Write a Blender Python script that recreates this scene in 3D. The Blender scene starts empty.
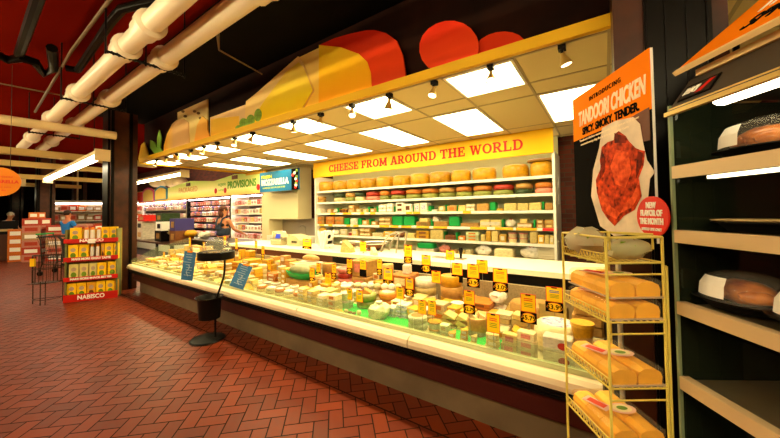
TRACK_W,CASE_T,CASE_S,PROV_T,PANEL_E,AISLE_FILL_E=80,9,4,18,15,95
import bpy, math, random
from mathutils import Vector, Matrix
PI=math.pi
rnd=random.Random(7)
COL=bpy.context.scene.collection
S=bpy.context.scene
# ------------------------------------------------------------------ camera
YAW,PIT,ROL=math.radians(34.831),math.radians(1.493),math.radians(-0.8038)
FPX,CX,CY=308.03,390.0,203.54
CAM=Vector((0,0,1.5))
_f=Vector((-math.sin(YAW)*math.cos(PIT),math.cos(YAW)*math.cos(PIT),math.sin(PIT)))
_r0=Vector((math.cos(YAW),math.sin(YAW),0)); _u0=_r0.cross(_f)
_r=_r0*math.cos(ROL)+_u0*math.sin(ROL); _u=-_r0*math.sin(ROL)+_u0*math.cos(ROL)
cd=bpy.data.cameras.new('camera'); cam=bpy.data.objects.new('camera',cd); COL.objects.link(cam)
cd.sensor_width=36; cd.lens=FPX/780*36; cd.shift_y=-(219-CY)/780; cd.clip_start=.05; cd.clip_end=200
cam.matrix_world=Matrix(((_r.x,_u.x,-_f.x,CAM.x),(_r.y,_u.y,-_f.y,CAM.y),(_r.z,_u.z,-_f.z,CAM.z),(0,0,0,1)))
S.camera=cam
def ray(px,py): return _f+_r*((px-CX)/FPX)+_u*((CY-py)/FPX)
def at(px,py,ax,val):
    d=ray(px,py); i='xyz'.index(ax); return CAM+d*((val-CAM[i])/d[i])
def atp(px,py,p0,n):
    d=ray(px,py); return CAM+d*((Vector(p0)-CAM).dot(n)/d.dot(n))
def dep(p): return (Vector(p)-CAM).dot(_f)
def pix(p):
    q=Vector(p)-CAM; z=q.dot(_f); return CX+FPX*q.dot(_r)/z, CY-FPX*q.dot(_u)/z
# ------------------------------------------------------------------ materials
def lin(h):
    if isinstance(h,str):
        h=h.lstrip('#'); c=[int(h[i:i+2],16)/255 for i in (0,2,4)]
    else: c=h
    return [x/12.92 if x<=.04045 else ((x+.055)/1.055)**2.4 for x in c]+[1]
MATS={}
def mat(name,col,rough=.6,metal=0,noise=None,coat=0,emit=None,col2=None,bump=0,spec=None,vary=0):
    if name in MATS: return MATS[name]
    m=bpy.data.materials.new(name); m.use_nodes=True; nt=m.node_tree; b=nt.nodes['Principled BSDF']
    b.inputs['Base Color'].default_value=lin(col); b.inputs['Roughness'].default_value=rough; b.inputs['Metallic'].default_value=metal
    b.inputs['Coat Weight'].default_value=coat; b.inputs['Coat Roughness'].default_value=.12
    b.inputs['Specular IOR Level'].default_value=(spec if spec is not None else (.25 if not metal else .5))
    if emit:
        b.inputs['Emission Color'].default_value=list(emit[0])+[1]; b.inputs['Emission Strength'].default_value=emit[1]
    if noise:
        sc,amt=noise
        tc=nt.nodes.new('ShaderNodeTexCoord'); n=nt.nodes.new('ShaderNodeTexNoise'); n.inputs['Scale'].default_value=sc; n.inputs['Detail'].default_value=4
        r=nt.nodes.new('ShaderNodeValToRGB'); r.color_ramp.elements[0].position=.3; r.color_ramp.elements[1].position=.7
        c=lin(col); r.color_ramp.elements[1].color=c
        r.color_ramp.elements[0].color=lin(col2) if col2 else [x*(1-amt) for x in c[:3]]+[1]
        nt.links.new(tc.outputs['Object'],n.inputs['Vector']); nt.links.new(n.outputs['Fac'],r.inputs['Fac']); nt.links.new(r.outputs['Color'],b.inputs['Base Color'])
        if vary:
            oi=nt.nodes.new('ShaderNodeObjectInfo'); hs=nt.nodes.new('ShaderNodeHueSaturation'); mr_=nt.nodes.new('ShaderNodeMapRange'); mr_.inputs['To Min'].default_value=1-vary; mr_.inputs['To Max'].default_value=1+vary*.4
            nt.links.new(oi.outputs['Random'],mr_.inputs['Value']); nt.links.new(mr_.outputs[0],hs.inputs['Value']); nt.links.new(r.outputs['Color'],hs.inputs['Color']); nt.links.new(hs.outputs['Color'],b.inputs['Base Color'])
        if bump:
            bp=nt.nodes.new('ShaderNodeBump'); bp.inputs['Strength'].default_value=bump; bp.inputs['Distance'].default_value=.01
            nt.links.new(n.outputs['Fac'],bp.inputs['Height']); nt.links.new(bp.outputs['Normal'],b.inputs['Normal'])
    MATS[name]=m; return m
def film(name,col,fac,rough=.08):
    if name in MATS: return MATS[name]
    m=bpy.data.materials.new(name); m.use_nodes=True; nt=m.node_tree; nt.nodes.clear()
    o=nt.nodes.new('ShaderNodeOutputMaterial'); mx=nt.nodes.new('ShaderNodeMixShader'); t=nt.nodes.new('ShaderNodeBsdfTransparent'); p=nt.nodes.new('ShaderNodeBsdfPrincipled')
    t.inputs['Color'].default_value=[.5+.5*x for x in lin(col)[:3]]+[1]
    p.inputs['Base Color'].default_value=lin(col); p.inputs['Roughness'].default_value=rough
    mx.inputs['Fac'].default_value=fac
    nt.links.new(t.outputs[0],mx.inputs[1]); nt.links.new(p.outputs[0],mx.inputs[2]); nt.links.new(mx.outputs[0],o.inputs['Surface'])
    MATS[name]=m; return m
def glow(name,col,st):
    if name in MATS: return MATS[name]
    m=bpy.data.materials.new(name); m.use_nodes=True; nt=m.node_tree; nt.nodes.clear()
    o=nt.nodes.new('ShaderNodeOutputMaterial'); e=nt.nodes.new('ShaderNodeEmission'); e.inputs['Color'].default_value=list(col)+[1]; e.inputs['Strength'].default_value=st
    nt.links.new(e.outputs[0],o.inputs['Surface']); MATS[name]=m; return m
def ramp_mat(name,cols,axis='Z',rough=.5,scale=1,off=0,warp=.25):
    # printed colour blend across an object's own coordinates
    m=bpy.data.materials.new(name); m.use_nodes=True; nt=m.node_tree; b=nt.nodes['Principled BSDF']; b.inputs['Roughness'].default_value=rough; b.inputs['Specular IOR Level'].default_value=.15
    tc=nt.nodes.new('ShaderNodeTexCoord'); sp=nt.nodes.new('ShaderNodeSeparateXYZ'); n=nt.nodes.new('ShaderNodeTexNoise'); n.inputs['Scale'].default_value=3
    ma=nt.nodes.new('ShaderNodeMath'); ma.operation='MULTIPLY_ADD'; ma.inputs[1].default_value=scale; ma.inputs[2].default_value=off
    mb=nt.nodes.new('ShaderNodeMath'); mb.operation='MULTIPLY_ADD'; mb.inputs[1].default_value=warp
    r=nt.nodes.new('ShaderNodeValToRGB')
    while len(r.color_ramp.elements)<len(cols): r.color_ramp.elements.new(.5)
    for i,c in enumerate(cols):
        r.color_ramp.elements[i].position=i/(len(cols)-1); r.color_ramp.elements[i].color=lin(c)
    nt.links.new(tc.outputs['Object'],sp.inputs[0]); nt.links.new(tc.outputs['Object'],n.inputs['Vector'])
    nt.links.new(sp.outputs[axis],ma.inputs[0]); nt.links.new(n.outputs['Fac'],mb.inputs[0]); nt.links.new(ma.outputs[0],mb.inputs[2])
    nt.links.new(mb.outputs[0],r.inputs['Fac']); nt.links.new(r.outputs['Color'],b.inputs['Base Color'])
    MATS[name]=m; return m
# ------------------------------------------------------------------ mesh builder
def rotz(a): return Matrix.Rotation(a,4,'Z')
class MB:
    def __init__(s): s.v=[];s.f=[];s.m=[];s.s=[];s.mi=0
    def add(s,vs,fs,sm=False):
        o=len(s.v); s.v+= [tuple(v) for v in vs]
        for f in fs: s.f.append([i+o for i in f]); s.m.append(s.mi); s.s.append(sm)
        return s
    def box(s,c,d,M=None,taper=1,ch=0):
        x,y,z=[k/2 for k in d]; c=Vector(c)
        if ch:
            ch=min(ch,x*.9,y*.9,z*.9); rings=[(-z,ch),(-z+ch,0),(z-ch,0),(z,ch)]; vs=[];fs=[]
            for zz,i in rings:
                a,b=x-i,y-i; k=ch*.7 if i==0 else 0
                for px_,py_ in ((-a+k,-b),(a-k,-b),(a,-b+k),(a,b-k),(a-k,b),(-a+k,b),(-a,b-k),(-a,-b+k)): vs.append(Vector((px_,py_,zz)))
            for r in range(3):
                for k in range(8): fs.append((r*8+k,r*8+(k+1)%8,r*8+8+(k+1)%8,r*8+8+k))
            fs.append(tuple(range(7,-1,-1))); fs.append(tuple(range(24,32)))
        else:
            vs=[Vector((a*x*(taper if e>0 else 1),b*y*(taper if e>0 else 1),e*z)) for e in (-1,1) for a,b in ((-1,-1),(1,-1),(1,1),(-1,1))]
            fs=[(3,2,1,0),(4,5,6,7)]+[(k,(k+1)%4,(k+1)%4+4,k+4) for k in range(4)]
        if M is not None: vs=[M@v for v in vs]
        return s.add([v+c for v in vs],fs)
    def tube(s,pts,r,n=6,closed=False,caps=True):
        pts=[Vector(p) for p in pts]; N=len(pts); vs=[];fs=[]; up=None
        for i,p in enumerate(pts):
            a=pts[i-1] if (i>0 or closed) else p; b=pts[(i+1)%N] if (i<N-1 or closed) else p
            t=(b-a).normalized()
            if up is None or abs(up.dot(t))>.99: up=Vector((0,0,1)) if abs(t.z)<.9 else Vector((1,0,0))
            x=t.cross(up).normalized(); y=x.cross(t).normalized(); up=y
            rr=r[i] if isinstance(r,(list,tuple)) else r
            for k in range(n): vs.append(p+x*rr*math.cos(2*PI*k/n)+y*rr*math.sin(2*PI*k/n))
        for i in range(N if closed else N-1):
            j=(i+1)%N
            for k in range(n): fs.append((i*n+k,i*n+(k+1)%n,j*n+(k+1)%n,j*n+k))
        if caps and not closed: fs.append(tuple(range(n-1,-1,-1))); fs.append(tuple((N-1)*n+k for k in range(n)))
        return s.add(vs,fs,n>4)
    def lathe(s,prof,n=20,c=(0,0,0),M=None,sx=1,sy=1,sm=True,a0=0,a1=2*PI):
        c=Vector(c); full=abs(a1-a0-2*PI)<1e-6; K=n if full else n+1; vs=[];fs=[]
        for r,z in prof:
            for k in range(K):
                a=a0+(a1-a0)*k/n; vs.append(Vector((r*math.cos(a)*sx,r*math.sin(a)*sy,z)))
        P=len(prof)
        for i in range(P-1):
            for k in range(n): fs.append((i*K+k,i*K+(k+1)%K,(i+1)*K+(k+1)%K,(i+1)*K+k))
        if M is not None: vs=[M@v for v in vs]
        s.add([v+c for v in vs],fs,sm)
        caps=[]
        if len(prof)>2 or prof[0][1]!=prof[1][1]:
            if prof[0][0]>.002: caps.append([k for k in range(K-1,-1,-1)])
            if prof[-1][0]>.002: caps.append([(P-1)*K+k for k in range(K)])
        o=len(s.v)-len(vs)
        if not full:
            for cp,zz in zip(caps,(prof[0][1],prof[-1][1])):
                q=Vector((0,0,zz)); q=(M@q if M is not None else q)+c; s.v.append(tuple(q)); cp.append(len(s.v)-1-o)
        for cp in caps: s.f.append([i+o for i in cp]); s.m.append(s.mi); s.s.append(False)
        return s
    def ell(s,c,r,n=12,m=8,noise=0,seed=0,M=None,flat=0):
        q=random.Random(seed); c=Vector(c); vs=[];fs=[]
        vs.append(Vector((0,0,-r[2])));
        for i in range(1,m):
            t=-PI/2+PI*i/m
            for k in range(n):
                a=2*PI*k/n; j=1+noise*(q.random()-.5)*2
                vs.append(Vector((r[0]*math.cos(t)*math.cos(a)*j,r[1]*math.cos(t)*math.sin(a)*j,r[2]*math.sin(t)*j)))
        vs.append(Vector((0,0,r[2])))
        if flat: 
            for v in vs: v.z=max(v.z,-r[2]*(1-flat))
        for k in range(n): fs.append((0,1+(k+1)%n,1+k)); fs.append((len(vs)-1,len(vs)-1-n+k,len(vs)-1-n+(k+1)%n))
        for i in range(m-2):
            for k in range(n): a=1+i*n; fs.append((a+k,a+(k+1)%n,a+n+(k+1)%n,a+n+k))
        if M is not None: vs=[M@v for v in vs]
        return s.add([v+c for v in vs],fs,True)
    def prism(s,poly,t,M=None,y0=0):
        # outline in local x,z extruded along +y by t (front at y0)
        n=len(poly); A=sum(poly[i][0]*poly[(i+1)%n][1]-poly[(i+1)%n][0]*poly[i][1] for i in range(n))
        if A<0: poly=poly[::-1]
        vs=[Vector((x,y0,z)) for x,z in poly]+[Vector((x,y0+t,z)) for x,z in poly]
        fs=[tuple(range(n)),tuple(range(2*n-1,n-1,-1))]+[(k,k+n,(k+1)%n+n,(k+1)%n) for k in range(n)]
        if M is not None: vs=[M@v for v in vs]
        return s.add(vs,fs)
    def quad(s,a,b,c,d): return s.add([a,b,c,d],[(0,1,2,3)])
    def mesh(s,name,mats):
        me=bpy.data.meshes.new(name); me.from_pydata(s.v,[],s.f)
        for m in (mats if isinstance(mats,(list,tuple)) else [mats]): me.materials.append(m)
        me.polygons.foreach_set('material_index',s.m); me.polygons.foreach_set('use_smooth',s.s); me.update()
        if any(s.s): me.set_sharp_from_angle(angle=.7)
        return me
def obj(name,mb,mats,parent=None,loc=None,rz=0,label=None):
    me=mb.mesh(name,mats) if isinstance(mb,MB) else mb
    o=bpy.data.objects.new(name,me); COL.objects.link(o)
    if parent is not None: o.parent=parent
    if loc is not None: o.location=loc
    if rz: o.rotation_euler=(0,0,rz)
    if label: o['label']=label
    return o
def tag(o,label,cat,group=None):
    o['label']=label; o['category']=cat
    if group: o['group']=group
    return o
def thing(name,label,cat,loc=(0,0,0),rz=0,group=None):
    o=bpy.data.objects.new(name,None); COL.objects.link(o); o.empty_display_size=.05
    o.location=loc; o.rotation_euler=(0,0,rz); return tag(o,label,cat,group)
def struct(name,mb,mats): 
    o=obj(name,mb,mats); o['kind']='structure'; return o
def kids(o): return [c for c in bpy.data.objects if c.parent==o]
def copy_tree(o,ch=None):
    c=o.copy(); COL.objects.link(c)
    for k in (ch if ch is not None else kids(o)):
        d=k.copy(); COL.objects.link(d); d.parent=c
        for g in kids(k):
            e=g.copy(); COL.objects.link(e); e.parent=d
    return c
def text_mesh(s,size,bold=0,shear=0,ext=.0015,res=3,align='CENTER',space=1):
    cu=bpy.data.curves.new('txt','FONT'); cu.body=s; cu.size=size; cu.offset=bold; cu.shear=shear; cu.extrude=ext; cu.resolution_u=res; cu.align_x=align; cu.align_y='CENTER'; cu.space_character=space
    o=bpy.data.objects.new('txt',cu); COL.objects.link(o); bpy.context.view_layer.update()
    me=bpy.data.meshes.new_from_object(o.evaluated_get(bpy.context.evaluated_depsgraph_get()))
    bpy.data.objects.remove(o); bpy.data.curves.remove(cu); return me
def text(name,s,size,m,parent,loc,rot=(PI/2,0,0),width=None,**k):
    me=text_mesh(s,size,**k); me.name=name; me.materials.clear(); me.materials.append(m)
    o=obj(name,me,None,parent); o.location=loc; o.rotation_euler=rot
    if width:
        xs=[v.co.x for v in me.vertices]; w=max(xs)-min(xs); o.scale=(width/w,1,1)
    return o
ORD=['first','second','third','fourth','fifth','sixth','seventh','eighth','ninth','tenth','eleventh','twelfth','thirteenth','fourteenth','fifteenth','sixteenth','seventeenth','eighteenth','nineteenth','twentieth','twenty-first','twenty-second','twenty-third','twenty-fourth','twenty-fifth','twenty-sixth','twenty-seventh','twenty-eighth','twenty-ninth','thirtieth']
WARM=(1,.82,.42)
# palette
wood=mat('dark_wood','#4a220c',.45,noise=(6,.6),coat=.2)
steel_black=mat('black_steel','#0c0805',.35,spec=.08)
cream_paint=mat('cream_paint','#d8bf8c',.45)
white_pt=mat('white_enamel','#e8e2d2',.45)
cream_bump=mat('cream_bumper','#ddc8a4',.4)
black=mat('black_plastic','#0c0a09',.4,spec=.12)
maroon=mat('maroon_panel','#3a0d08',.5)
steel=mat('stainless_steel','#a39a8c',.38,metal=.75)
yellow_p=mat('yellow_paint','#dba90c',.5)
tile_c=mat('ceiling_tile','#d8c48c',.9)
red_ceiling=mat('maroon_ceiling','#661004',.9,spec=.0)
redprint=mat('red_print','#c21a0c',.5)
whiteprint=mat('white_print','#f0ece2',.5)
blackprint=mat('black_print','#0e0c0a',.9,spec=.02)
green_pl=mat('green_plastic','#0c8c3c',.45)
yel_wire=mat('yellow_wire','#d8c45a',.4)
glass=film('clear_glass','#dfe8d2',.12,.03)
# ================================================================== SETTING
ZC=2.70
def clip(poly,ax,val,keep_less):
    out=[]
    for i in range(len(poly)):
        a,b=poly[i],poly[(i+1)%len(poly)]; ia=(a[ax]<=val)==keep_less; ib=(b[ax]<=val)==keep_less
        if ia: out.append(a)
        if ia!=ib:
            t=(val-a[ax])/(b[ax]-a[ax]); out.append((a[0]+(b[0]-a[0])*t,a[1]+(b[1]-a[1])*t))
    return out
fl=MB(); fl.mi=1; fl.quad((-34,-6,-.006),(4,-6,-.006),(4,7,-.006),(-34,7,-.006)); fl.mi=0
W=.1035; G=.0045; c45=math.sqrt(.5)
def herring(x0,x1,y0,y1,ox,oy):
    ks=[((x-ox)*c45+(y-oy)*c45)/W for x in (x0,x1) for y in (y0,y1)]; js=[(-(x-ox)*c45+(y-oy)*c45)/W for x in (x0,x1) for y in (y0,y1)]
    for a in range(int(min(ks))-3,int(max(ks))+3):
        for b in range(int(min(js))-3,int(max(js))+3):
            k=(a-b)%4
            if k==0: q=(a,b,a+2,b+1)
            elif k==3: q=(a,b,a+1,b+2)
            else: continue
            u0,v0,u1,v1=q[0]*W+G,q[1]*W+G,q[2]*W-G,q[3]*W-G
            poly=[(ox+(u-v)*c45,oy+(u+v)*c45) for u,v in ((u0,v0),(u1,v0),(u1,v1),(u0,v1))]
            for ax,v,l in ((0,x0,False),(0,x1,True),(1,y0,False),(1,y1,True)):
                if poly: poly=clip(poly,ax,v,l)
            if len(poly)>2: fl.add([(p[0],p[1],0) for p in poly],[tuple(range(len(poly)))])
herring(-24,1.2,-2.2,1.905,-2.411,1.305)
herring(-9,1.2,1.918,2.6,-2.36,1.36)
herring(-24,-9.004,1.918,4.2,-2.36,1.36)
bm=bpy.data.materials.new('herringbone_brick'); bm.use_nodes=True; nt=bm.node_tree; b=nt.nodes['Principled BSDF']
g=nt.nodes.new('ShaderNodeNewGeometry'); rp=nt.nodes.new('ShaderNodeValToRGB'); tc=nt.nodes.new('ShaderNodeTexCoord'); nz=nt.nodes.new('ShaderNodeTexNoise'); nz.inputs['Scale'].default_value=14; nz.inputs['Detail'].default_value=5
rp.color_ramp.elements[0].color=lin('#491404'); rp.color_ramp.elements[1].color=lin('#742b07'); b.inputs['Specular IOR Level'].default_value=.22
mx=nt.nodes.new('ShaderNodeMath'); mx.operation='MULTIPLY_ADD'; mx.inputs[1].default_value=.55; ad=nt.nodes.new('ShaderNodeMath'); ad.operation='MULTIPLY'; ad.inputs[1].default_value=.5
nt.links.new(g.outputs['Random Per Island'],mx.inputs[0]); nt.links.new(tc.outputs['Object'],nz.inputs['Vector']); nt.links.new(nz.outputs['Fac'],ad.inputs[0]); nt.links.new(ad.outputs[0],mx.inputs[2]); nt.links.new(mx.outputs[0],rp.inputs['Fac']); nt.links.new(rp.outputs['Color'],b.inputs['Base Color'])
rr=nt.nodes.new('ShaderNodeMapRange'); rr.inputs['To Min'].default_value=.32; rr.inputs['To Max'].default_value=.55; nt.links.new(nz.outputs['Fac'],rr.inputs['Value']); nt.links.new(rr.outputs[0],b.inputs['Roughness'])
struct('floor',fl,[bm,mat('dark_grout','#1f100a',.9)])
# walls
def brickwall():
    m=bpy.data.materials.new('old_brick'); m.use_nodes=True; nt=m.node_tree; b=nt.nodes['Principled BSDF']; b.inputs['Roughness'].default_value=.85
    t=nt.nodes.new('ShaderNodeTexBrick'); t.inputs['Color1'].default_value=lin('#6a2a18'); t.inputs['Color2'].default_value=lin('#4a1a10'); t.inputs['Mortar'].default_value=lin('#4a3a2c'); t.inputs['Scale'].default_value=1
    t.inputs['Brick Width'].default_value=.21; t.inputs['Row Height'].default_value=.075; t.inputs['Mortar Size'].default_value=.006
    tc=nt.nodes.new('ShaderNodeTexCoord'); mp=nt.nodes.new('ShaderNodeMapping'); mp.inputs['Rotation'].default_value=(PI/2,0,0)
    nt.links.new(tc.outputs['Object'],mp.inputs[0]); nt.links.new(mp.outputs[0],t.inputs['Vector']); nt.links.new(t.outputs['Color'],b.inputs['Base Color']); return m
w=MB(); w.box((-15,5.85,1.9),(38,.1,3.8)); struct('wall_back',w,brickwall())
dk=mat('dark_wall','#2c140b',.8,noise=(2,.5))
w=MB(); w.box((-32,.5,1.9),(.1,12.7,3.8)); struct('wall_left',w,dk)
w=MB(); w.box((3.6,1,1.9),(.1,9.6,3.8)); struct('wall_right',w,dk)
w=MB(); w.box((-14,-4.5,1.9),(36,.1,3.8)); struct('wall_front',w,mat('tan_wall','#8a6a48',.8))
w=MB(); w.box((-14,.6,3.75),(36,10.6,.1)); struct('ceiling',w,red_ceiling)
# dropped tile ceiling with its grid
w=MB(); w.box((-3.55,4.15,ZC+.03),(10.1,3.3,.06)); w.mi=1
XL=[-8.57+.0+ .618*i for i in range(0,19)]
XA=-.867+.309
xs=[XA-.618*i for i in range(-5,14)]
for x in xs:
    if -8.55<x<1.5: w.box((x,4.15,ZC-.002),(.024,3.3,.008))
for y in (2.53,3.135,3.49,4.755,5.06,5.66): w.box((-3.55,y,ZC-.002),(10.1,.024,.008))
struct('ceiling_tiles',w,[tile_c,mat('grid_bar','#b3a27c',.8)])  # tiles and the slightly darker T-bars between them
# panels
PANEL=glow('lit_diffuser',(1,.84,.43),PANEL_E)
n=0
def panel(xc,y0,y1,label):
    t=thing('ceiling_light',label,'ceiling light',(xc,(y0+y1)/2,ZC),0,'recessed ceiling lights over the cheese counter')
    d=y1-y0; f=MB()
    for sx in (-1,1): f.box((sx*.29,0,-.008),(.022,d,.012)); f.box((0,sx*(d/2-.011),-.008),(.558,.022,.012))
    obj('frame',f,white_pt,t); p=MB(); p.box((0,0,-.006),(.556,d-.044,.006)); obj('diffuser',p,PANEL,t)
for i in range(7):
    x=-.867-1.236*i
    panel(x,2.54,3.125,f'square lit ceiling panel behind the yellow fascia, {ORD[i]} of its row from the right')
for i in range(7):
    x=-.245-1.240*i
    panel(x,3.50,4.745,f'long lit ceiling panel deeper over the counter, {ORD[i]} of its row from the right')
for i,(px_,py_) in enumerate(((432,159),(268,157))):
    p=at(442,151.5,'z',ZC) if i==0 else at(267,157.5,'z',ZC)
    m=MB(); m.lathe([(.004,-.075),(.022,-.07),(.022,-.06),(.008,-.055),(.008,-.012),(.03,-.01),(.03,0)],10); o=obj('sprinkler_head',m,steel,None,(p.x,p.y,ZC)); tag(o,['small sprinkler head on ceiling tiles before the cheese sign','small sprinkler head on ceiling tiles near the mozzarella sign'][i],'sprinkler')
# fascia and left end band, bulkhead above
w=MB(); w.box((-4.26,2.475,2.735),(8.68,.04,.085)); struct('trim_fascia',w,yellow_p)
w=MB(); w.box((-8.60,4.1,2.72),(.04,3.28,.12)); w.box((-8.1,5.0,2.66),(1.0,.05,.09)); struct('trim_left',w,yellow_p)
w=MB(); w.box((-4.0,2.62,3.24),(9.3,.1,.92)); w.box((-8.62,3.9,3.24),(.08,2.5,.92)); struct('wall_bulkhead',w,mat('bulkhead_wood','#2a1208',.5,noise=(3,.6),spec=.1))
w=MB(); w.box((-3.2,2.06,3.64),(11,1.0,.1))
struct('trim_beam',w,mat('beam_black','#0a0603',.8,noise=(4,.5),spec=.05))
for i,(z0,x) in enumerate(((2.72,-9.6),(2.7,-11.6),(2.62,-14.2),(2.6,-17.5))):
    w=MB(); w.box((x,-.2,z0+.08),(.16,6.6,.13)); o=struct(f'trim_{i+5}',w,mat('cream_beam','#c8a860',.6))
# columns
def column(n,x0,x1,y0,y1):
    m=MB(); a=(x1-x0)
    m.box(((x0+x1)/2,(y0+y1)/2,1.85),(a,y1-y0,3.7)); m.mi=1
    m.box(((x0+x1)/2+.03,y0-.012,1.85),(a*.55,.03,3.7)); 
    for k in (-.26,-.08,.12,.3): m.box(((x0+x1)/2+.03+k*a*.9,y0-.03,1.85),(.018,.02,3.7))
    struct(f'column_{n}',m,[wood,steel_black])
column(1,.065,.505,2.10,2.54)
for n_,x in ((2,-8.37),(3,-16.9),(4,-25.2)):
    m=MB(); m.box((x+.2,2.04,1.85),(.42,.42,3.7)); m.mi=1; m.box((x+.17,1.815,1.85),(.36,.04,3.7)); m.box((x+.42,2.14,1.85),(.02,.05,3.7)); m.box((x+.42,1.85,1.85),(.02,.05,3.7)); struct(f'column_{n_}',m,[wood,steel_black])
for n_,(x,y) in ((6,(-19.5,3.4)),(7,(-19.5,.9)),(8,(-26,.8))):
    m=MB(); m.box((x,y,1.85),(.42,.42,3.7)); m.mi=1; m.box((x+.22,y,1.85),(.03,.16,3.7)); m.mi=2; m.tube([(x+.26,y-.1,.9),(x+.26,y-.1,3.7)],.03,6); struct(f'column_{n_}',m,[wood,steel_black,cream_paint])
# alcove partition with the sink backsplash
w=MB(); w.box((-7.78,5.3,1.35),(.34,.44,2.7)); w.box((-7.0,5.3,2.02),(1.24,.44,1.36)); struct('wall_alcove',w,mat('partition','#d8c89c',.6))
t=thing('sink_unit','stainless sink counter with backsplash in the alcove below the white cabinet','sink',(-6.75,5.25,0))
m=MB(); m.box((0,0,.45),(1.7,.5,.9)); obj('base_unit',m,white_pt,t)
m=MB(); m.box((0,.27,1.12),(1.7,.03,.45)); obj('backsplash',m,steel,t)
m=MB(); m.tube([(.2,.2,.9),(.2,.2,1.12),(.2,.1,1.17),(.2,.0,1.12)],.012,6); obj('faucet',m,steel,t)
# ------------------------------------------------------------------ lamps
def spot(name,loc,tgt,power,ang=1.1,size=.03):
    l=bpy.data.lights.new(name,'SPOT'); l.energy=power; l.color=WARM; l.spot_size=ang; l.spot_blend=.6; l.shadow_soft_size=size
    o=bpy.data.objects.new(name,l); COL.objects.link(o); o.location=loc; d=Vector(tgt)-Vector(loc); o.rotation_euler=d.to_track_quat('-Z','Y').to_euler(); return o
brass=mat('brass_lamp','#b8964a',.35,metal=.5)
TX=[-.224,-.74,-1.257,-1.763,-2.265,-2.77,-3.28,-4.22,-4.70,-5.26,-5.72,-6.23,-6.84,-7.33,-7.86]
for i,x in enumerate(TX):
    t=thing('track_spotlight',f'small brass track spotlight under the yellow fascia, {ORD[i]} from the right','spotlight',(x,2.55,ZC),0,'track spotlights along the fascia')
    m=MB(); m.box((0,0,-.02),(.05,.06,.04)); m.box((0,0,-.05),(.02,.03,.03)); obj('track_adapter',m,black,t)
    R=Matrix.Rotation(-.35 if i%3 else .1,4,'X')@Matrix.Rotation(.25*((i%4)-1.5)/1.5,4,'Y')
    m=MB(); m.lathe([(.014,0),(.018,-.03),(.028,-.05),(.045,-.10),(.04,-.10),(.02,-.055)],14,(0,0,-.055),R); obj('lamp_shade',m,brass,t)
    m=MB(); m.lathe([(.0001,-.098),(.036,-.098)],12,(0,0,-.055),R); obj('bulb',m,glow('bulb_glow',(1,.8,.45),6),t)
    p=R@Vector((0,0,-.17)); spot('track_lamp',(x+p.x,2.55+p.y,ZC-.055+p.z+.03),(x,2.55 if i%2 else 2.75,.6),TRACK_W,1.5)
m=MB(); m.lathe([(.0001,-.09),(.03,-.08),(.055,-.05),(.06,-.01),(.06,0)],14); p=at(176,155,'z',ZC); o=obj('dome_camera',m,mat('amber_dome','#a06a18',.2,coat=1),None,(p.x,2.62,ZC)); tag(o,'amber dome camera under the ceiling edge by the far spotlights','camera')
TUBE=glow('fluorescent_tube',(1,.86,.56),18)
AISLE_FILL=glow('aisle_fill_tube',(1,.83,.47),AISLE_FILL_E)
def strip(p0,p1,label,st=None,hang=True):
    p0=Vector(p0);p1=Vector(p1); c=(p0+p1)/2; L=(p1-p0).length; a=math.atan2(p1.y-p0.y,p1.x-p0.x)
    t=thing('strip_light',label,'strip light',c,a)
    m=MB(); m.box((0,0,.05),(L,.16 if st is not AISLE_FILL else .07,.07)); 
    for sx in (-1,1): m.box((sx*(L/2),0,.0),(.05,.2 if st is not AISLE_FILL else .12,.2))
    obj('housing',m,cream_paint,t)
    m=MB()
    if st is AISLE_FILL: m.tube([(-L/2+.03,0,-.05),(L/2-.03,0,-.05)],.035,10)
    else: m.box((0,0,0),(L-.06,.15,.03))
    obj('tube',m,st or TUBE,t)
    m=MB()
    for sx in (-.4,.4): m.tube([(sx*L,0,.08),(sx*L,0,3.7-c.z)],.008,5)
    obj('hanger_rod',m,black,t); return t
strip((-13,1.62,2.55),(-7.15,1.53,2.55),'long fluorescent strip light beside the dark column over the aisle')
strip((-16.8,1.2,2.5),(-13.9,1.2,2.5),'second fluorescent strip light, further down the aisle')
strip((-22.2,.9,2.5),(-18.8,.9,2.5),'third fluorescent strip light, furthest down the aisle')
strip((-16,3.6,2.5),(-8.9,3.5,2.62),'fluorescent strip light above the chilled wall case awning',glow('bright_tube',(1,.86,.42),45))
for i in range(5):  # two lamp rows added out of view to brighten mural, floor and rack
    x=-13.5+3.7*i
    strip((x-1.2,-1.1,2.75),(x+1.2,-1.1,2.75),f'added unseen fill strip over the aisle, {ORD[i]} in the lower line along the shop front',AISLE_FILL)
    strip((x-1.2,-2.6,3.5),(x+1.2,-2.6,3.5),f'added unseen fill strip over the aisle, {ORD[i]} in the upper line along the shop front',AISLE_FILL)
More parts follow.
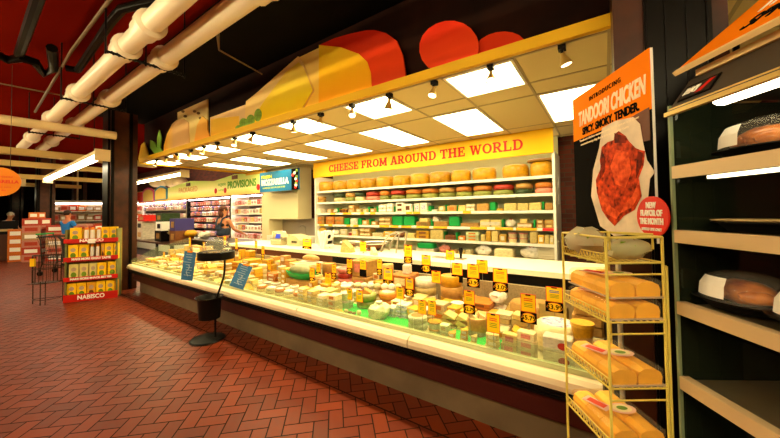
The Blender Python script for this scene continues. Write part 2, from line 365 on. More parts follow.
# ------------------------------------------------------------------ overhead pipes
pvc=mat('cream_pvc','#ecdabc',.35,coat=.3)
def bigpipe(y,xs0,label,cps):
    t=thing('ceiling_pipe',label,'pipe',(0,y,3.1)); m=MB(); m.tube([(1.5,0,0),(xs0,0,0)],.08,18); obj('pipe',m,pvc,t)
    for x in cps:
        m=MB(); R=Matrix.Rotation(PI/2,4,'Y'); m.lathe([(.08,-.12),(.1,-.11),(.1,.02),(.116,.03),(.116,.09),(.1,.1),(.08,.11)],18,(x,0,0),R); obj('coupling',m,pvc,t)
bigpipe(.955,-11,'fat cream overhead pipe with couplings, the one farther from the cheese counter',[-1.2,-3.15,-3.75,-5.64,-7.4,-9.5])
bigpipe(1.25,-11,'fat cream overhead pipe with couplings, the one nearer the cheese counter',[-1.9,-3.71,-5.57,-7.6,-9.7])
for i,x in enumerate((-3.68,-5.6,-8.3)):
    m=MB(); m.tube([(0,.8,-.105),(0,1.44,-.105)],.012,6); m.tube([(0,.8,-.13),(0,.8,.6)],.008,5); m.tube([(0,1.1,-.13),(0,1.1,.6)],.008,5); m.tube([(0,1.44,-.13),(0,1.44,.6)],.008,5)
    for k in range(16): m.tube([(0,.8+.04*k,-.09),(0,.82+.04*k,-.12)],.01,4)
    o=obj('pipe_hanger',m,black,None,(x,0,3.1)); tag(o,f'black chain hanger under the two fat cream pipes, {["nearest","middle","farthest"][i]} of three','pipe hanger','hangers under the cream pipes')
m=MB(); m.tube([(-7.25,-3,2.92),(-7.12,1.7,2.92)],.07,12); o=obj('cross_pipe',m,cream_paint); tag(o,'cream cross pipe spanning the aisle in front of the fat pipe ends','pipe')
def pxtube(pts,z,r): return [at(a,b_,'z',z) for a,b_ in pts],r
for lab,pts,z,r in (('black drain pipe with bends at the top of the maroon ceiling',((75,-110),(19,55)),3.45,.045),('black trap pipe bending under the maroon ceiling',((-90,44),(-6,52),(8,60),(22,58),(35,62),(44,74),(54,68),(52,48)),3.42,.05),('thin grey conduit crossing the maroon ceiling diagonally',((185,-100),(72,50),(35,112)),3.4,.016),('black pipe with elbow beside the fat cream pipes',((190,-6),(138,5),(122,9),(112,20),(78,70),(66,68)),3.4,.04),('thin conduit crossing the maroon ceiling behind the pipes',((-90,66),(75,98)),3.42,.01)):
    P_,r_=pxtube(pts,z,r); m=MB(); m.tube(P_,r_,8); o=obj('ceiling_pipe',m,steel_black if r>.02 else mat('grey_conduit','#6a5438',.5)); tag(o,lab,'pipe')
m=MB(); a=at(217,35,'z',3.35); m.tube([a,at(219,50,'z',3.3),at(262,74,'z',3.3)],.009,6); m.tube([at(219,50,'z',3.3),at(219,50,'z',3.3)+Vector((0,0,.4))],.008,5); o=obj('beam_bracket',m,mat('grey_conduit','#6a5438',.5)); tag(o,'bent rod bracket hanging at the dark beam above the mural','bracket')
# ------------------------------------------------------------------ mural of cheeses on the bulkhead
def mpoly(pts): return [(at(a,b_,'y',2.5).x,at(a,b_,'y',2.5).z) for a,b_ in pts]
def ellpts(cx,cy,rx,ry,rot=0,n=20): return [(cx+rx*math.cos(2*PI*k/n)*math.cos(rot)-ry*math.sin(2*PI*k/n)*math.sin(rot),cy+rx*math.cos(2*PI*k/n)*math.sin(rot)+ry*math.sin(2*PI*k/n)*math.cos(rot)) for k in range(n)]
MP={}
def cut(name,label,layers,y=2.50):
    allp=[p for l in layers for p in mpoly(l[0])]; ox=min(p[0] for p in allp); oz=min(p[1] for p in allp)
    t=thing(name,label,'mural cutout',(ox,y,oz))
    for i,(pts,m_,nm) in enumerate(layers):
        poly=[(x-ox,max(z-oz,2.78-oz)) for x,z in mpoly(pts)]; mb=MB(); mb.prism(poly,.02 if i==0 else .006,None,0 if i==0 else -.0062*i); obj(nm,mb,m_,t)
def mr(n_,cols,ax='Z',sc=1.6,off=0): return ramp_mat(n_,cols,ax,.55,sc,off)
cut('mural_wedge','yellow painted cheese sliver at the left end of the bulkhead mural',[([(138,164),(141,145),(144,142),(147,150),(148,163)],mr('mu1',['#b08a1c','#f8c838']),'board')])
cut('mural_herb','green painted herb leaves on the bulkhead mural',[([(155,157),(150,148),(150,140),(154,142),(157,148),(157,138),(159,130),(161,138),(160,148),(163,152),(163,156)],mr('mu2',['#5a9a28','#a8dc58']),'board')])
cut('mural_swiss','pale holed cheese slab painted behind a rounded cheese on the mural',[([(175.4,150),(175.4,112),(205.3,98.4),(205.3,148)],mr('mu3',['#f0c040','#fae090']),'board')]+[(ellpts(a,b_,1.6,1.3),mat('mural_hole','#7a5a24',.6),'hole') for a,b_ in ((181,111),(193,111),(184,116),(197.5,113),(200,118))],2.535)
cut('mural_cheese','rounded golden cheese with tan rind painted left of the orange cheese',[([(162.5,155),(163,145),(166,134),(171,124),(176,119.5),(182,118.5),(187,122),(187.5,135),(188,150)],mr('mu4',['#ffb020','#ffc850','#eebc78'],'X',2.2,-.2),'board')],2.515)
cut('mural_cheese','narrow orange cheese painted in front of the holed slab',[([(194,147),(197,125),(202,116),(207,120),(207,130),(210,142)],mr('mu5',['#ff9c1c','#ffcc60']),'board')],2.50)
cut('mural_wedge','pale low wedge painted left of the green olives on the mural',[([(207.5,143),(208,117),(243,104),(247,105),(247,128)],mat('mural_pale','#f4cc8c',.6),'board'),([(209,142),(209,118.5),(237,115.5),(237,131)],mr('mu6',['#ffb41c','#ffd850']),'printed_face')],2.535)
cut('mural_wedge','pale back wedge painted behind the big yellow wedge',[([(296,112),(297,56),(319.5,45),(319.5,105)],mr('mu7',['#fcc024','#fcd46c']),'board')],2.537)
cut('mural_wedge','big yellow wedge with pale rind painted in the middle of the mural',[([(243,131),(245,101),(255,93),(297,55.8),(301,61),(312,90),(300,112)],mat('mural_rind','#fcd480',.6),'board'),([(249,129),(262,103),(285,72),(298,62),(303,68),(312,90),(300,112)],mr('mu8',['#ffc010','#ffd81c','#fcd850']),'printed_face')],2.515)
cut('mural_gouda','big red-rinded cheese with cut yellow face on the mural',[([(319,106),(319,45),(335,38),(351,33.4),(366,30.3),(374,30),(386,33),(396.5,40.5),(402.5,55),(405.5,75),(405,81)],mr('mu9',['#b83008','#f04410','#d02808'],'Z',1.5),'board'),([(319,106),(319.3,45.2),(341,47.5),(359,54),(367.5,62),(371,73),(372,92)],mr('mu10',['#ff9c10','#ffb810','#ffd428'],'Z',1.4),'printed_face')],2.50)
for i,(a,b_,rx,ry) in enumerate(((243,123,4,5),(250,121,4.2,6.5),(257.5,115,3.6,6.5),(239,128,4,3))):
    cut('mural_olive',f'green olive painted before the yellow wedge, {["second","third","fourth","first"][i]} of four from left',[(ellpts(a,b_,rx,ry,.1),mat('mural_olive','#98c440',.5,noise=(18,.5)),'board')],2.505)
cut('mural_tomato','large round red tomato painted right of the red-rinded cheese',[(ellpts(449,47.5,30,27,-.15),mr('mu11',['#b82008','#f84818','#e02c0c'],'Z',1.8),'board')],2.50)
cut('mural_tomato','lower red tomato painted at the right end of the mural',[(ellpts(499,48,27,18,-.2),mr('mu12',['#c82808','#ec3c0c'],'Z',2),'board')],2.53)
# soft daylight-free ambience
wd=bpy.data.worlds.new('world'); S.world=wd; wd.use_nodes=True; wd.node_tree.nodes['Background'].inputs[0].default_value=(1,.7,.4,1); wd.node_tree.nodes['Background'].inputs[1].default_value=.02
S.view_settings.view_transform='Standard'; S.view_settings.look='None'; S.view_settings.gamma=1; S.view_settings.exposure=0; S.view_settings.use_curve_mapping=False
# ================================================================== CHEESE CASE
CX0,CX1=-7.62,-.03
case=thing('cheese_display_case','long open cheese display case with cream bumper and glass lip','display case',((CX0+CX1)/2,2.6,0))
ox=-(CX0+CX1)/2; oy=-2.6
def cb(mb,x0,x1,y0,y1,z0,z1): mb.box(((x0+x1)/2+ox,(y0+y1)/2+oy,(z0+z1)/2),(x1-x0,y1-y0,z1-z0)); return mb
kick=mat('kick_panel','#6e5a42',.55,metal=.1,noise=(3,.35))
obj('kick_panel',cb(MB(),CX0+.1,CX1-.02,2.18,2.2,0,.24),kick,case)
obj('base_panel',cb(MB(),CX0+.03,CX1,2.10,3.1,.23,.40),maroon,case)
m=MB(); cb(m,CX0,CX1,2.055,2.2,.395,.455); 
for z in (.405,.425,.445): cb(m,CX0,CX1,2.03,2.06,z-.006,z+.006)
obj('grille',m,black,case)
seg=[CX0,-5.25,-2.56,-1.25,CX1]
for a,b_ in zip(seg,seg[1:]):
    m=MB(); prof=[(2.10,.452),(2.03,.452),(2.005,.465),(1.995,.495),(2.005,.525),(2.03,.545),(2.10,.545)]
    vs=[(x+ox,y+oy,z) for x in (a+.004,b_-.004) for y,z in prof]; k=len(prof)
    m.add(vs,[tuple(range(k-1,-1,-1)),tuple(range(k,2*k))]+[(i,(i+1)%k,(i+1)%k+k,i+k) for i in range(k)]); obj('bumper',m,cream_bump,case)
m=MB(); cb(m,CX0,CX1,2.08,2.11,.54,.575); obj('glass_rail',m,mat('green_rail','#bcc090',.3),case)
m=MB(); 
for a,b_ in zip(seg,seg[1:]): cb(m,a+.004,b_-.004,2.092,2.098,.575,.66)
obj('front_glass',m,film('lip_glass','#e4ecd0',.09,.03),case)
m=MB(); cb(m,CX0+.03,CX1,2.1,3.12,.40,.53); obj('deck',m,mat('deck','#b8aa80',.5),case)
m=MB(); cb(m,CX0+.03,CX1,3.08,3.12,.53,.79); obj('rear_panel',m,mat('perforated_panel','#a8946c',.5,noise=(60,.3)),case)
m=MB(); vs=[(CX0+ox,y+oy,z) for y,z in ((2.06,.5),(3.1,.5),(3.1,.98),(2.5,.84),(2.06,.62))]; v2=[(v[0]+.008,v[1],v[2]) for v in vs]; m.add(vs+v2,[(0,1,2,3,4),(9,8,7,6,5)]+[(i,i+5,(i+1)%5+5,(i+1)%5) for i in range(5)]); obj('end_glass',m,film('end_glass','#e4ecd0',.06,.03),case)
m=MB()
for x in (CX0+.4,-5.2,-2.6,-.6): cb(m,x-.05,x+.05,2.3,2.9,0,.24)
obj('foot',m,black,case)
for x_,w_,l_ in ((-1.78,1.05,'long bright green display mat at the front middle of the case'),(-.86,.5,'short bright green display mat at the front right of the case')):
    mat_=MB(); mat_.box((0,0,.004),(w_,.30,.008)); o=obj('display_mat',mat_,mat('green_mat','#12b83c',.6),None,(x_,2.31,.53)); tag(o,l_,'mat')
# service counter
t=thing('service_counter','white service counter with black front edge behind the cheese case','counter',(-3.0,3.5,0))
m=MB(); m.box((.0,0,.905),(6.0,.74,.05)); obj('worktop',m,mat('white_worktop','#ece2c4',.35),t)
m=MB(); m.box((1.4,-.34,.83),(3.2,.03,.10)); m.box((0,.02,.44),(5.96,.62,.88)); obj('black_front',m,black,t)
m=MB(); m.box((-1.6,-.34,.83),(2.8,.03,.10)); obj('wood_front',m,mat('counter_wood','#5a2e14',.5),t)
t=thing('rear_counter','black counter behind the far left end of the cheese case','counter',(-6.95,3.5,0))
m=MB(); m.box((0,0,.45),(1.8,.62,.9)); obj('body',m,black,t); m=MB(); m.box((0,0,.915),(1.84,.66,.03)); obj('counter_top',m,mat('dark_top','#26201a',.3),t)
# ------------------------------------------------------------------ cheese kinds (unit size)
def cm(n_,c,**k): return mat('cheese_'+n_,c,k.pop('rough',.45),coat=k.pop('coat',.35),noise=(k.pop('sc',7),k.pop('amt',.32)),vary=.32,**k)
CH={'cream':cm('cream','#e8d49c'),'pale':cm('pale','#dcc072'),'yellow':cm('yellow','#dea828'),'gold':cm('gold','#cc940c'),'tan':cm('tan','#bc8c44'),'white':cm('white','#ece0c6'),'orange':cm('orange','#d07a24'),'pink':cm('pink','#d8806a'),'red':cm('red','#b83420'),'brown':cm('brown','#7a4620'),'olive':cm('olive','#8c9040',amt=.4),'dgreen':cm('dgreen','#2f4420',amt=.4),'greygreen':cm('greygreen','#a8a474',amt=.3),'black':black,'whiteprint':whiteprint,'redp':redprint,'green':green_pl,'purple':mat('purple_print','#3c3474',.5),'mint':cm('mint','#c8d29a'),'blueprint':mat('blue_print','#2c3c98',.5,noise=(9,.0),col2='#eee8e0')}
PM={}
def proto(kind,a,b):
    k=(kind,a,b)
    if k in PM: return PM[k]
    m=MB(); extra=[]
    A,B=CH[a],CH[b]
    if kind=='block':
        m.box((0,0,.5),(1,1,1),None,1,.06); e=MB(); e.box((0,-.502,.52),(.55,.012,.5)); extra=[('label_sticker',e,[B])]
    elif kind=='oval':
        m.box((0,0,.5),(1,1,1),None,1,.05); e=MB(); e.lathe([(.0001,0),(.5,0),(.5,.01)],18,(.18,-.505,.5),Matrix.Rotation(PI/2,4,'X'),.36,.5,False); extra=[('oval_emblem',e,[B])]
    elif kind=='plain':
        m.box((0,0,.5),(1,1,1),None,1,.1)
    elif kind=='wedge':
        m.lathe([(1.0,0),(1.02,.1),(1.02,.9),(.98,1)],6,(0,.5,0),rotz(0),.62,1,False,-PI/2-.55,-PI/2+.55); m.add([(0,.5,0),(0,.5,1)]+[(x*.62*r_,.5+y*r_,z) for z,r_ in ((0,1),(1,.98)) for x,y in ((math.cos(-PI/2-.55),math.sin(-PI/2-.55)),(math.cos(-PI/2+.55),math.sin(-PI/2+.55)))],[(0,1,4,2),(0,3,5,1)])
        e=MB(); e.box((0,-.52,.5),(.36,.04,.5)); extra=[('label_sticker',e,[B])]
    elif kind=='slice':
        # a cut triangular wedge lying on its side
        m.prism([(-.5,0),(.5,0),(.42,.35),(-.3,1)],1,None,-.5); e=MB(); e.prism([(-.5,-.01),(-.52,.03),(-.31,1.02),(-.27,1.0)],1.02,None,-.51); extra=[('rind',e,[B])]
    elif kind=='wheel':
        m.lathe([(.4,0),(.47,.08),(.5,.3),(.5,.7),(.47,.92),(.4,1)],22); e=MB(); e.lathe([(.0001,1.012),(.34,1.012),(.34,1.0)],18); extra=[('top_label',e,[B])]
    elif kind=='drum':
        m.lathe([(.46,0),(.5,.05),(.49,.5),(.5,.93),(.47,1),(.40,1.0),(.38,.95)],22); e=MB(); e.lathe([(.0001,.955),(.385,.955)],18); extra=[('cut_top',e,[B])]
    elif kind=='halfwheel':
        m.lathe([(.47,0),(.5,.15),(.5,.85),(.46,1)],20,(0,0,0),None,1,1,True,0.2,PI*1.55); a0,a1=.2,PI*1.55
        e=MB(); e.add([(0,0,0),(0,0,1)]+[(.47*math.cos(q),.47*math.sin(q),z) for q in (a0,a1) for z in (0,1)],[(0,2,3,1),(0,1,5,4)]); extra=[('cut_face',e,[B])]
    elif kind=='ball':
        m.ell((0,0,.5),(.5,.5,.5),10,7,.06,3)
    elif kind=='tub':
        m.lathe([(.40,0),(.46,.8),(.48,.82)],18); e=MB(); e.lathe([(.5,.82),(.5,1),(.46,1.0),(.0001,.99)],18); extra=[('lid',e,[B])]
    elif kind=='bag':
        m.ell((0,0,.5),(.5,.5,.5),14,9,.16,5); e=MB(); e.lathe([(.02,.86),(.12,1.0),(.16,1.12)],7); extra=[('twist',e,[B])]
    elif kind=='log':
        m.ell((0,0,.5),(.5,.5,.5),18,8,.05,8,None,.55); e=MB(); e.box((0,0,.06),(1.04,1.0,.1)); extra=[('tray',e,[B])]
    elif kind=='bowl':
        m.lathe([(.3,0),(.42,.3),(.5,.95),(.5,1),(.46,.98),(.36,.3),(.0001,.22)],20)
    elif kind=='tray':
        m.box((0,0,.2),(1,1,.4),None,1.06); e=MB(); e.box((0,0,.7),(.94,.9,.6),None,.9,.1); extra=[('contents',e,[B])]
    elif kind=='pair':
        for sx in (-.26,.26):
            m.box((sx,0,.5),(.46,1,1),None,1,.06)
        e=MB(); e.box((0,-.502,.5),(.9,.012,.45)); extra=[('label_sticker',e,[B])]
    elif kind=='divider':
        m.box((0,0,.5),(1,1,1),None,1,.12)
    elif kind=='carton':
        m.box((0,0,.5),(1,1,1)); e=MB(); e.box((0,-.502,.5),(.5,.012,.5)); extra=[('printed_emblem',e,[B])]
    PM[k]=(m.mesh(kind,[A]),[(n_,x.mesh(n_,mm)) for n_,x,mm in extra]); return PM[k]
NAMEK={'oval':'boxed_cheese','block':'cheese_block','plain':'cheese_block','wedge':'cheese_wedge','slice':'cheese_wedge','wheel':'round_cheese','drum':'drum_cheese','halfwheel':'cut_round_cheese','ball':'cheese_ball','tub':'cheese_tub','bag':'wrapped_cheese','log':'cheese_log','bowl':'bowl','tray':'packed_tray','pair':'cheese_pack','divider':'shelf_divider','carton':'carton'}
WORDS={'purple':'purple','cream':'cream','pale':'pale yellow','yellow':'yellow','gold':'golden','tan':'tan','white':'white','orange':'orange','pink':'pink','red':'red','brown':'brown','olive':'olive green','dgreen':'dark green','greygreen':'grey-green','black':'black','green':'green','mint':'pale green','blueprint':'blue-printed','whiteprint':'white','redp':'red'}
KW={'oval':'boxed cheese','block':'labelled block','plain':'block','wedge':'wedge','slice':'cut wedge','wheel':'round cheese','drum':'drum-shaped cheese','halfwheel':'cut wheel','ball':'small ball','tub':'tub','bag':'wrapped lump','log':'nut-covered log','bowl':'bowl','tray':'packed tray','pair':'twin pack','divider':'plastic shelf divider','carton':'carton'}
ITEMS=[]; OCC=[]
def put(kind,a,b,w,d,h,loc,rz=0,row='',look=None,name=None,cat=None):
    me,ex=proto(kind,a,b)
    o=bpy.data.objects.new(name or NAMEK[kind],me); COL.objects.link(o); o.location=loc; o.rotation_euler=(0,0,rz); o.scale=(w,d,h)
    for n_,x in ex: 
        c=bpy.data.objects.new(n_,x); COL.objects.link(c); c.parent=o
    o['category']=cat or {'bowl':'bowl','divider':'divider','tray':'food tray','carton':'box'}.get(kind,'cheese')
    ITEMS.append((o,look or f'{WORDS[a]} {KW[kind]}',row)); return o
def stack(px_,pytop,Y,wpx,n,kind,a,b=None,row='front row',look=None,z0=.53,ar=1.0,rz=None,b2=None):
    p=at(px_,pytop,'y',Y); w=wpx*dep(p)/FPX; d=min(w*ar,.30); 
    if Y-d/2<2.115: p.y=2.115+d/2
    if Y+d/2>3.07: p.y=3.07-d/2
    H=max(p.z-z0,.02); h=H/n; OCC.append((p.x,p.y,max(w,d)/2))
    for k in range(n):
        lk=look or f'{WORDS[a]} {KW[kind]}'
        lvl='' if n==1 else (', top of stack' if k==n-1 else (', bottom of stack' if k==0 else f', {ORD[k]} up'))
        o=put(kind,a if not(b2 and k%2==0) else b2,b or a,w*(1 if k<n-1 else .96),d,h*.995,(p.x+rnd.uniform(-.006,.006) if n>1 else p.x,p.y,z0+h*k),(rnd.uniform(-.2,.2) if rz is None else rz)*(1 if kind in('wheel','drum','tub','ball') else .5),row,(f'{WORDS[b2]} {KW[kind]}' if (b2 and k%2==0 and not look) else lk)+'|'+lvl)
    return p
Fr,Se,Mi,Ba='front row','third row','fifth row','back row'
# right end to left, measured clusters
stack(557,322,2.42,44,1,'wheel','cream','blueprint',Se,'large round cheese in blue-printed white paper')
stack(559,336,2.2,27,2,'oval','white','red',Fr,'white boxed cheese with small red oval',ar=.6)
stack(527,331,2.2,17,3,'block','cream','pink',Fr,'cream pack with pink label',ar=.6); stack(510,333,2.2,15,2,'block','pale','pink',Fr,'pale pack with pink label',ar=.6)
stack(494,331,2.2,20,3,'wedge','pale','white',Fr); 
stack(521,313,2.55,15,4,'plain','pale',None,Se); stack(505,312,2.55,15,4,'plain','cream',None,Se,b2='pale')
stack(538,303,2.86,56,1,'halfwheel','tan','pale',Ba,'large tan cut wheel')
stack(588,303,2.9,26,3,'plain','tan',None,Ba); stack(582,322,2.35,22,2,'tub','gold','yellow',Fr)
stack(516,302,2.9,18,2,'slice','pale','tan',Ba)
p=stack(477,317,2.38,20,1,'drum','tan','pale',Se,'plain tan drum-shaped cheese')
for i,(dx,dy) in enumerate(((-.03,0),(.03,.02))): put('slice','cream','tan',.06,.05,.04,(p.x+dx,p.y+dy,p.z-.01),.5*i,Se,'small cream cut wedge on the drum|')
stack(450,312,2.42,14,3,'slice','pale','gold',Se); stack(463,314,2.42,12,3,'slice','pale','tan',Se)
stack(453,331,2.19,12,2,'wedge','yellow','white',Fr,'small yellow wrapped wedge'); stack(465,328,2.2,12,3,'wedge','yellow','white',Fr,'small yellow wrapped wedge'); stack(475,335,2.17,10,2,'wedge','pale','white',Fr,'small pale wrapped wedge')
stack(418,315,2.25,20,2,'wheel','mint','orange',Fr,'wrapped round cheese with orange label'); stack(435,321,2.2,14,2,'tub','mint','gold',Fr); stack(445,324,2.19,9,2,'block','mint','pale',Fr)
stack(451,275,2.93,22,3,'drum','tan','tan',Ba,b2='gold'); stack(426,278,2.93,22,3,'drum','pale','white',Ba,b2='white')
stack(482,300,2.86,24,3,'block','orange','brown',Ba,'orange block with dark band'); stack(498,291,2.92,18,2,'bag','white','white',Ba)
stack(404,303,2.42,13,3,'pair','white','blueprint',Se,'white pack with blue print'); stack(393,306,2.38,11,2,'pair','white','blueprint',Se,'white pack with blue print')
stack(379,303,2.26,24,1,'bag','mint','white',Fr,'pale green wrapped lump')
stack(367,293,2.46,20,2,'wheel','olive','pale',Se); p=at(367,293,'y',2.46); put('slice','tan','brown',.09,.08,.05,(p.x,p.y,p.z),.4,Se,'tan cut wedge on the olive green wheels|')
stack(389,291,2.62,20,2,'wheel','orange','white',Mi,'orange-rimmed round cheese')
for i,(a,b_) in enumerate(((346,309),(354,312),(359,310),(350,314))): stack(a,b_,2.2,5,1,'ball','brown' if i%2 else 'cream',None,Fr,'tiny cheese nub on the green mat',z0=.538)
stack(338,310,2.17,13,1,'ball','yellow',None,Fr,'small flat yellow cheese ball',ar=.7)
stack(324,294,2.2,11,4,'block','cream','white',Fr); stack(335,294,2.2,11,3,'block','cream','orange',Fr); stack(304,288,2.2,9,4,'pair','pale','white',Fr); stack(313,290,2.2,9,4,'block','pale','white',Fr); stack(329,289,2.38,14,3,'pair','pale','white',Se); stack(347,292,2.34,14,2,'tub','mint','white',Fr)
for i in range(10): stack(337+6.8*i,281.5+.25*i,2.68,8,3,'ball','white' if i%3 else 'cream',None,Mi)
stack(346,267,2.93,17,4,'wheel','pink','pink',Ba,'pink salami-like round',b2='red'); stack(329,263,2.95,14,2,'drum','tan','pale',Ba); stack(365,259,2.95,20,2,'block','tan','pink',Ba); stack(388,264,2.97,12,2,'drum','pale','tan',Ba); stack(405,273,2.88,22,2,'block','orange','cream',Ba)
put('plain','white','white',.09,.06,.10,(at(409,266,'y',2.9).x,2.86,at(405,273,'y',2.88).z),.3,Ba,'white card-like block on the orange stack|')
p=stack(303,278,2.72,36,1,'plain','tan',None,Mi,'wide tan block under the green bowl',ar=.45); put('bowl','green','green',.62,.30,.09,(p.x,p.y,p.z),0,Mi,'wide dark green bowl|'); put('ball','greygreen','greygreen',.40,.2,.15,(p.x-.04,p.y,p.z+.03),0,Mi,'grey-green lump in the green bowl|')
stack(314,262,3.0,24,3,'block','cream','white',Ba); p=at(312,262,'y',2.98); put('log','tan','whiteprint',.34,.12,.11,(p.x,2.96,p.z),.05,Ba,'nut-covered cheese log on a tray|')
for i in range(6): stack(262+9*i,285+1.6*i,2.26,10,2,'wheel','white' if i%2 else 'orange','white',Fr,b2='cream')
for i in range(6): stack(258+9*i,280+1.3*i,2.48,9,2,'ball' if i%2 else 'wheel','white','orange',Se)
stack(253,259,2.85,15,4,'block','yellow','white',Ba); stack(241,261,2.8,13,3,'block','yellow','orange',Ba); stack(265,264,2.9,12,4,'plain','gold',None,Ba,b2='yellow'); stack(277,272,2.75,14,2,'block','orange','white',Mi); stack(247,273,2.5,12,2,'slice','yellow','gold',Se); stack(232,271,2.5,12,3,'slice','yellow','gold',Se)
# filler over the rest of the deck
kinds=[('block','yellow','white'),('block','pale','white'),('wedge','pale','white'),('wedge','yellow','white'),('plain','tan','tan'),('slice','pale','gold'),('wheel','cream','white'),('block','cream','orange'),('tub','pale','white'),('plain','gold','gold'),('slice','yellow','tan'),('block','tan','white')]
rows=[(2.165,Fr,.05,.10),(2.29,'second row',.08,.14),(2.42,Se,.10,.18),(2.56,Mi,.13,.22),(2.70,'fourth row',.15,.26),(2.84,'sixth row',.17,.30),(2.98,Ba,.18,.34)]
for ri,(y,rn,h0,h1) in enumerate(rows):
    x=CX0+.16+.06*(ri%2)
    while x<-.12:
        k=kinds[rnd.randrange(len(kinds))]; w=rnd.uniform(.09,.14); h=rnd.uniform(h0,h1)
        h*=.6 if x>-1.2 else (.72 if x>-3.5 else 1)
        px_,py_=pix((x,y,.54)); bad=any(abs(x-a)<w/2+r*.92 and abs(y-b_)<.06+r*.92 for a,b_,r in OCC)
        if 338<px_<374 and y<2.45: bad=True
        if 388<px_<412 and y<2.3: bad=True
        if not bad:
            nst=1 if h<.085 else (2 if h<.17 else 3)
            for q in range(nst):
                put(k[0],k[1],k[2],w,.125,h/nst*.995,(x,y,.53+ (h/nst)*q+(.008 if y<2.47 and -2.4<x<-.55 else 0)),rnd.uniform(-.1,.1),rn,f'{WORDS[k[1]]} {KW[k[0]]}|'+('' if nst==1 else (', top of stack' if q==nst-1 else (', bottom of stack' if q==0 else ', mid stack'))))
            x+=w+.012
        else: x+=.04
# ------------------------------------------------------------------ price tags
tag_y=mat('tag_yellow','#ffd012',.5); tag_o=mat('tag_orange','#f08818',.5); tag_r=mat('tag_red','#e8481c',.5); tag_b=mat('tag_blue','#3c6ab0',.5); wire=mat('grey_wire','#8a8068',.4,metal=.5); tag_g=mat('tag_green','#6a8c1c',.5)
PT={}
def price_mesh(s,w):
    k=(s,round(w,3))
    if k not in PT:
        me=text_mesh('$'+s,w*.44,.001,0,.0008,2); me.materials.clear(); me.materials.append(blackprint); PT[k]=me
    return PT[k]
tags=[]
def ptag(px_,pyt,wpx,hc,hp,price,Y,tc=0,rz=0,zb=.535,blank=False,base='the cheese case',tilt=0):
    p=at(px_,pyt,'y',Y); s=dep(p)/FPX; w=wpx*s; H=hc*s; Hp=hp*s; zt=p.z
    if zt-H-Hp<zb+.01: zb=zt-H-Hp-.01
    t=thing('price_tag','', 'price tag',(p.x,p.y,zb),rz,'yellow price tags standing among the cheeses')
    z1=zt-zb; R=Matrix.Rotation(tilt,4,'Y')
    m=MB(); m.box((0,0,z1-H/2),(w,.004,H)); m.mi=1; m.box((0,-.0022,z1-H/2),(w*.92,.001,H*.93)); m.mi=2; m.box((0,-.003,z1-H*.06),(w*.34,.001,H*.07)); m.mi=3; 
    for r_ in (.26,.36) : m.box((0,-.003,z1-H*r_),(w*.58,.001,H*.05))
    m.mi=4
    for r_ in (.52,.61,.70): m.box((0,-.003,z1-H*r_),(w*.55,.001,H*.03))
    obj('card',m,[tag_r,tag_y,blackprint,(tag_r,tag_b,tag_g)[tc],tag_g],t)
    if hp:
        m=MB(); m.box((0,-.003,z1-H-Hp/2),(w*1.08,.004,Hp)); obj('price_panel',m,blackprint,t)
        pp=kids(t)[-1] if False else None
        if not blank:
            e=MB(); e.lathe([(.0001,.0),(.5,.0),(.5,.001)],16,(0,-.0052,z1-H-Hp/2),Matrix.Rotation(PI/2,4,'X'),w*.98,Hp*.9,False); e.mi=1; e.lathe([(.0001,.0),(.44,.0),(.44,.001)],16,(0,-.0062,z1-H-Hp/2),Matrix.Rotation(PI/2,4,'X'),w*.96,Hp*.88,False); obj('price_oval',e,[tag_o,tag_y],t)
            tx=bpy.data.objects.new('price_text',price_mesh(price,w)); COL.objects.link(tx); tx.parent=t; tx.location=(0,-.0085,z1-H-Hp/2); tx.rotation_euler=(PI/2,0,0)
    m=MB(); m.tube([(0,.005,0),(0,.005,z1-H*.6)],.0025,5); m.lathe([(.012,0),(.012,.004),(.004,.006)],8); obj('stem',m,wire,t)
    desc=f'yellow price tag reading {price}' if (price and not blank) else ('yellow tag over a blank black panel' if blank else 'plain yellow tag without a price')
    tags.append((t,desc,base)); return t
for a in ((528,294,14,18,11,'5.79',2.3,0),(554,287,15,15,10,'3.99',2.75,1),(500,268.5,14,14,9,'3.09',2.9,0),(473,264,12,14,9,'3.99',2.85,0),(457,263,11,12,7,'',2.9,0,0,.535,True),(436,271,10,12,0,'',2.8,0),(426,255,10,10,7,'6.79',3.0,1),(408,245,9,12,6,'5.99',3.05,0),(450,250,9,10,0,'',3.05,1),(482,260,11,13,0,'',3.0,2),(469,290.5,11,14,9,'2.79',2.3,0),(493,313.5,13,19,0,'',2.12,0),(422,300,9,14,0,'',2.2,2),(432,301,9,14,0,'',2.2,2),(409.5,278,9,11,7,'6.29',2.55,1),(400,287,9,12,0,'',2.35,2),(388,268,11,12,5,'3.99',2.75,1),(379.5,259,6,10,6,'2.99',2.92,0),(363,260.5,8,9,7,'',2.75,2,0,.535,True),(349.5,259,7,9,6,'7.99',2.8,0),(328,273,8.5,11,6,'5.99',2.55,0),(334,264,6,9,6,'4.99',2.75,0),(318.5,263,6,9,6,'3.49',2.75,0),(312,267.5,7,10,6,'4.99',2.62,0),(349.5,288.5,7,11,0,'',2.3,2),(359.5,290,8.5,12,0,'',2.3,1),
 (225,236,4.5,9,0,'',2.9,0),(236.5,238,4,11,0,'',2.85,0),(256,241,4,7,0,'',2.95,0),(263,246,4.5,8,6,'4.99',2.85,0),(269.5,260.5,4.5,9,0,'',2.7,0),(190,237,4,10,0,'',2.9,0),(204,242,4,6,0,'',2.8,0),(240,251,4.5,8,0,'',2.7,0),(180,258,5,12,0,'',2.4,0),(185,257,5,10,0,'',2.4,1),(164,252,4,6,0,'',2.4,0)): ptag(*a)
ptag(307,239,13,7.5,6,'4.99',3.25,1,0,.932,False,'the white service counter'); ptag(363,241.5,8,10,0,'',3.3,0,0,.932,False,'the white service counter')
tags.sort(key=lambda k: pix(k[0].location)[0])
cnt={}
